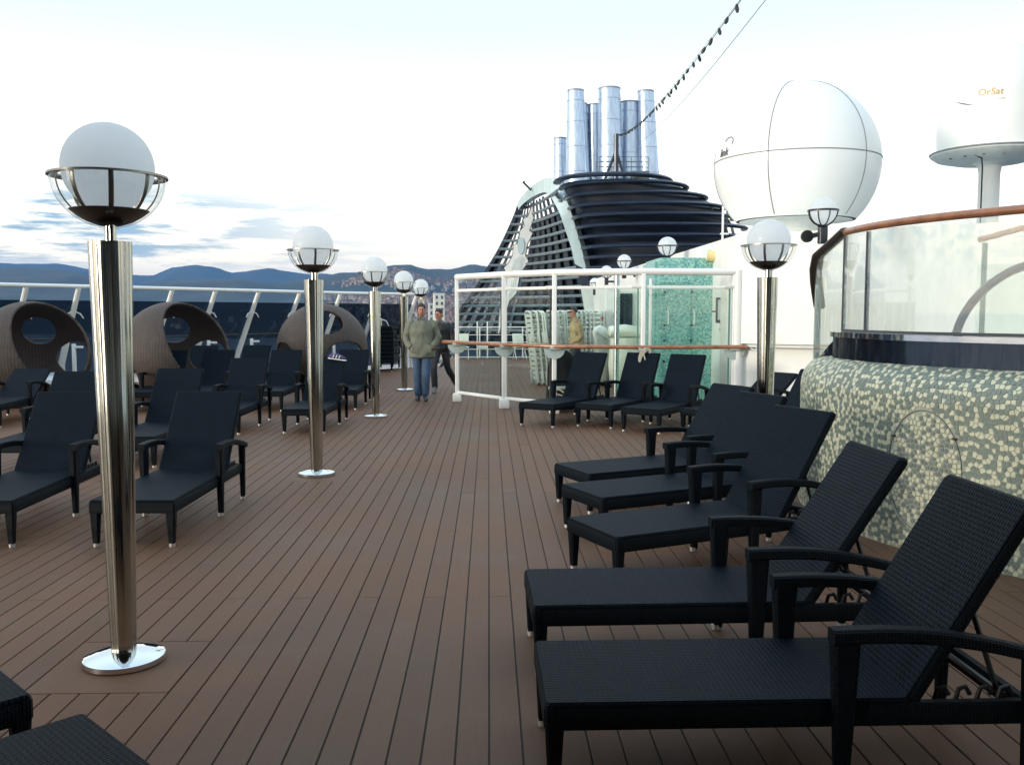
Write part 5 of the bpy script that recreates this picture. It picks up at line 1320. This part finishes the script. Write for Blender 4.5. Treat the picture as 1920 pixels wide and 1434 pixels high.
    for s in 'lr':
        a, b, c = Vector(g['hip' + s]), Vector(g['kn' + s]), Vector(g['an' + s])
        w = cloth.get('leg', 1.); T.tube([a + Vector((0, 0, .03)), a.lerp(b, .25), a.lerp(b, .6), b, b.lerp(c, .35), b.lerp(c, .8), c + Vector((0, 0, -.050))], [r * w for r in (.100, .098, .084, .074, .076, .070, .070)], 14)
    to = T.build('trousers', cloth['trousers'], t, True, angle=80); sb3 = to.modifiers.new('sub', 'SUBSURF'); sb3.levels = 1; sb3.render_levels = 2
    dm = to.modifiers.new('folds', 'DISPLACE'); dm.texture = tx; dm.strength = .02; dm.mid_level = .5
    for s in 'lr':
        c, d = Vector(g['an' + s]), Vector(g['to' + s]); dr = (d - c); dr.z *= 1; L_ = dr.length; dr.normalize(); up = Vector((0, 0, 1)) if abs(dr.z) < .8 else Vector((0, -1, 0)); ax = dr.cross(up).normalized(); uz = ax.cross(dr).normalized()
        MB().loft([(c - dr * .065 - uz * .01, .030, .035, ax, uz), (c - dr * .03 - uz * .005, .042, .055, ax, uz), (c + dr * .05, .045, .046, ax, uz), (c.lerp(d, .8) - uz * .012, .050, .034, ax, uz), (d + dr * .03 - uz * .018, .040, .024, ax, uz), (d + dr * .055 - uz * .02, .015, .012, ax, uz)], 14).build('shoe', cloth['shoes'], t, True, angle=80)
    # hands
    for s in cloth.get('hands', ''):
        w_, h_ = Vector(g['wr' + s]), Vector(g['ha' + s]); d = (h_ - w_).normalized(); ax = d.cross(Vector((0, 1, 0)));  ax = ax.normalized() if ax.length > .1 else Vector((1, 0, 0)); H = MB()
        for k in range(4):
            o_ = h_ + ax * (k - 1.5) * .018; L_ = (.062, .072, .068, .052)[k]; H.tube([o_ - d * .02, o_ + d * L_ * .5 + Vector((0, -.006, 0)), o_ + d * L_ + Vector((0, -.022, 0))], [.0095, .0085, .0065], 8)
        H.tube([w_ + d * .03 + ax * .02, w_ + d * .06 + ax * .045, w_ + d * .09 + ax * .048], [.011, .010, .007], 8); H.build('fingers', M['skin'], t, True, angle=90)
    return t
P1 = dict(pelvis=(0, 0, .96), waist=(0, 0, 1.12), chest=(0, 0, 1.36), neckb=(0, -.01, 1.52), neck=(0, -.03, 1.575), chin=(0, -.065, 1.615), face=(0, -.065, 1.685), crown=(0, -.045, 1.765), facing=(.02, -1, -.15),
          shl=(-.20, 0, 1.44), ell=(-.30, .02, 1.16), wrl=(-.20, -.11, .99), hal=(-.14, -.13, .96), shr=(.20, 0, 1.44), elr=(.30, .02, 1.16), wrr=(.20, -.11, .99), har=(.14, -.13, .96),
          hipl=(-.095, 0, .93), knl=(-.085, -.03, .51), anl=(-.065, .02, .095), tol=(-.08, -.13, .045), hipr=(.095, 0, .93), knr=(.085, -.09, .52), anr=(.065, -.06, .095), tor=(.075, -.21, .045))
person('man in an olive grey coat and blue jeans walking with hands in his pockets', -1.25, 17.0, .04, P1, dict(jacket=M['olive'], trousers=M['jeans'], shoes=M['shoe'], hem=-.17, bulk=1.12, collar=M['greycloth'], pockets=1, placket=1, leg=1.02))
P2 = dict(pelvis=(0, 0, .90), waist=(.01, -.02, 1.06), chest=(.0, -.05, 1.29), neckb=(-.02, -.07, 1.44), neck=(-.03, -.09, 1.49), chin=(-.05, -.12, 1.53), face=(-.055, -.12, 1.595), crown=(-.05, -.10, 1.67), facing=(-.6, -.8, -.1),
          shl=(-.18, -.03, 1.37), ell=(-.25, .06, 1.11), wrl=(-.22, -.06, .92), hal=(-.21, -.10, .85), shr=(.17, -.05, 1.37), elr=(.25, -.10, 1.12), wrr=(.24, -.22, .95), har=(.23, -.26, .89),
          hipl=(-.08, 0, .87), knl=(-.16, -.20, .52), anl=(-.14, -.14, .10), tol=(-.16, -.28, .045), hipr=(.08, 0, .87), knr=(.13, .02, .48), anr=(.34, .30, .16), tor=(.36, .24, .05))
person('dark haired person in black striding behind the man in the olive coat', -.98, 18.75, .1, P2, dict(jacket=M['blackcloth'], trousers=M['blackcloth'], shoes=M['greycloth'], hem=-.02, bulk=.95, collar=M['greycloth'], leg=.92, hands='lr'))
P3 = dict(pelvis=(0, 0, .93), waist=(-.01, 0, 1.09), chest=(-.01, 0, 1.32), neckb=(-.03, 0, 1.48), neck=(-.04, 0, 1.535), chin=(-.075, 0, 1.575), face=(-.08, 0, 1.64), crown=(-.06, 0, 1.715), facing=(-1, -.25, -.05),
          shl=(-.02, .19, 1.40), ell=(.06, .24, 1.14), wrl=(-.10, .16, 1.02), hal=(-.16, .13, 1.0), shr=(.0, -.19, 1.40), elr=(.10, -.22, 1.13), wrr=(-.06, -.17, .99), har=(-.12, -.15, .97),
          hipl=(0, .09, .90), knl=(.06, .09, .50), anl=(.26, .09, .13), tol=(.14, .09, .045), hipr=(0, -.09, .90), knr=(-.13, -.09, .50), anr=(-.22, -.09, .095), tor=(-.36, -.09, .045))
person('man in a khaki jacket, black trousers and sunglasses walking left behind the glass', 1.93, 19.9, 0, P3, dict(jacket=M['khaki'], trousers=M['blackcloth'], shoes=M['shoe'], hem=.0, bulk=1.02, collar=M['khaki'], shades=1, leg=.92))

# ------------------------------------------------------------------ sea air
hz = MB().box((0, 4500, 235), (25000, 16000, 580)).build('haze', M['white']); hz['kind'] = 'stuff'
hz.location = (0, 0, 0)
hmat = bpy.data.materials.new('sea_haze'); hmat.use_nodes = True; t = hmat.node_tree; t.nodes.clear()
vp = N(t, 'ShaderNodeVolumePrincipled'); vp.inputs['Color'].default_value = (.11, .32, .72, 1); vp.inputs['Density'].default_value = 7e-5; vp.inputs['Anisotropy'].default_value = 0.0
vo = N(t, 'ShaderNodeOutputMaterial'); t.links.new(vp.outputs[0], vo.inputs['Volume'])
hz.data.materials.clear(); hz.data.materials.append(hmat)
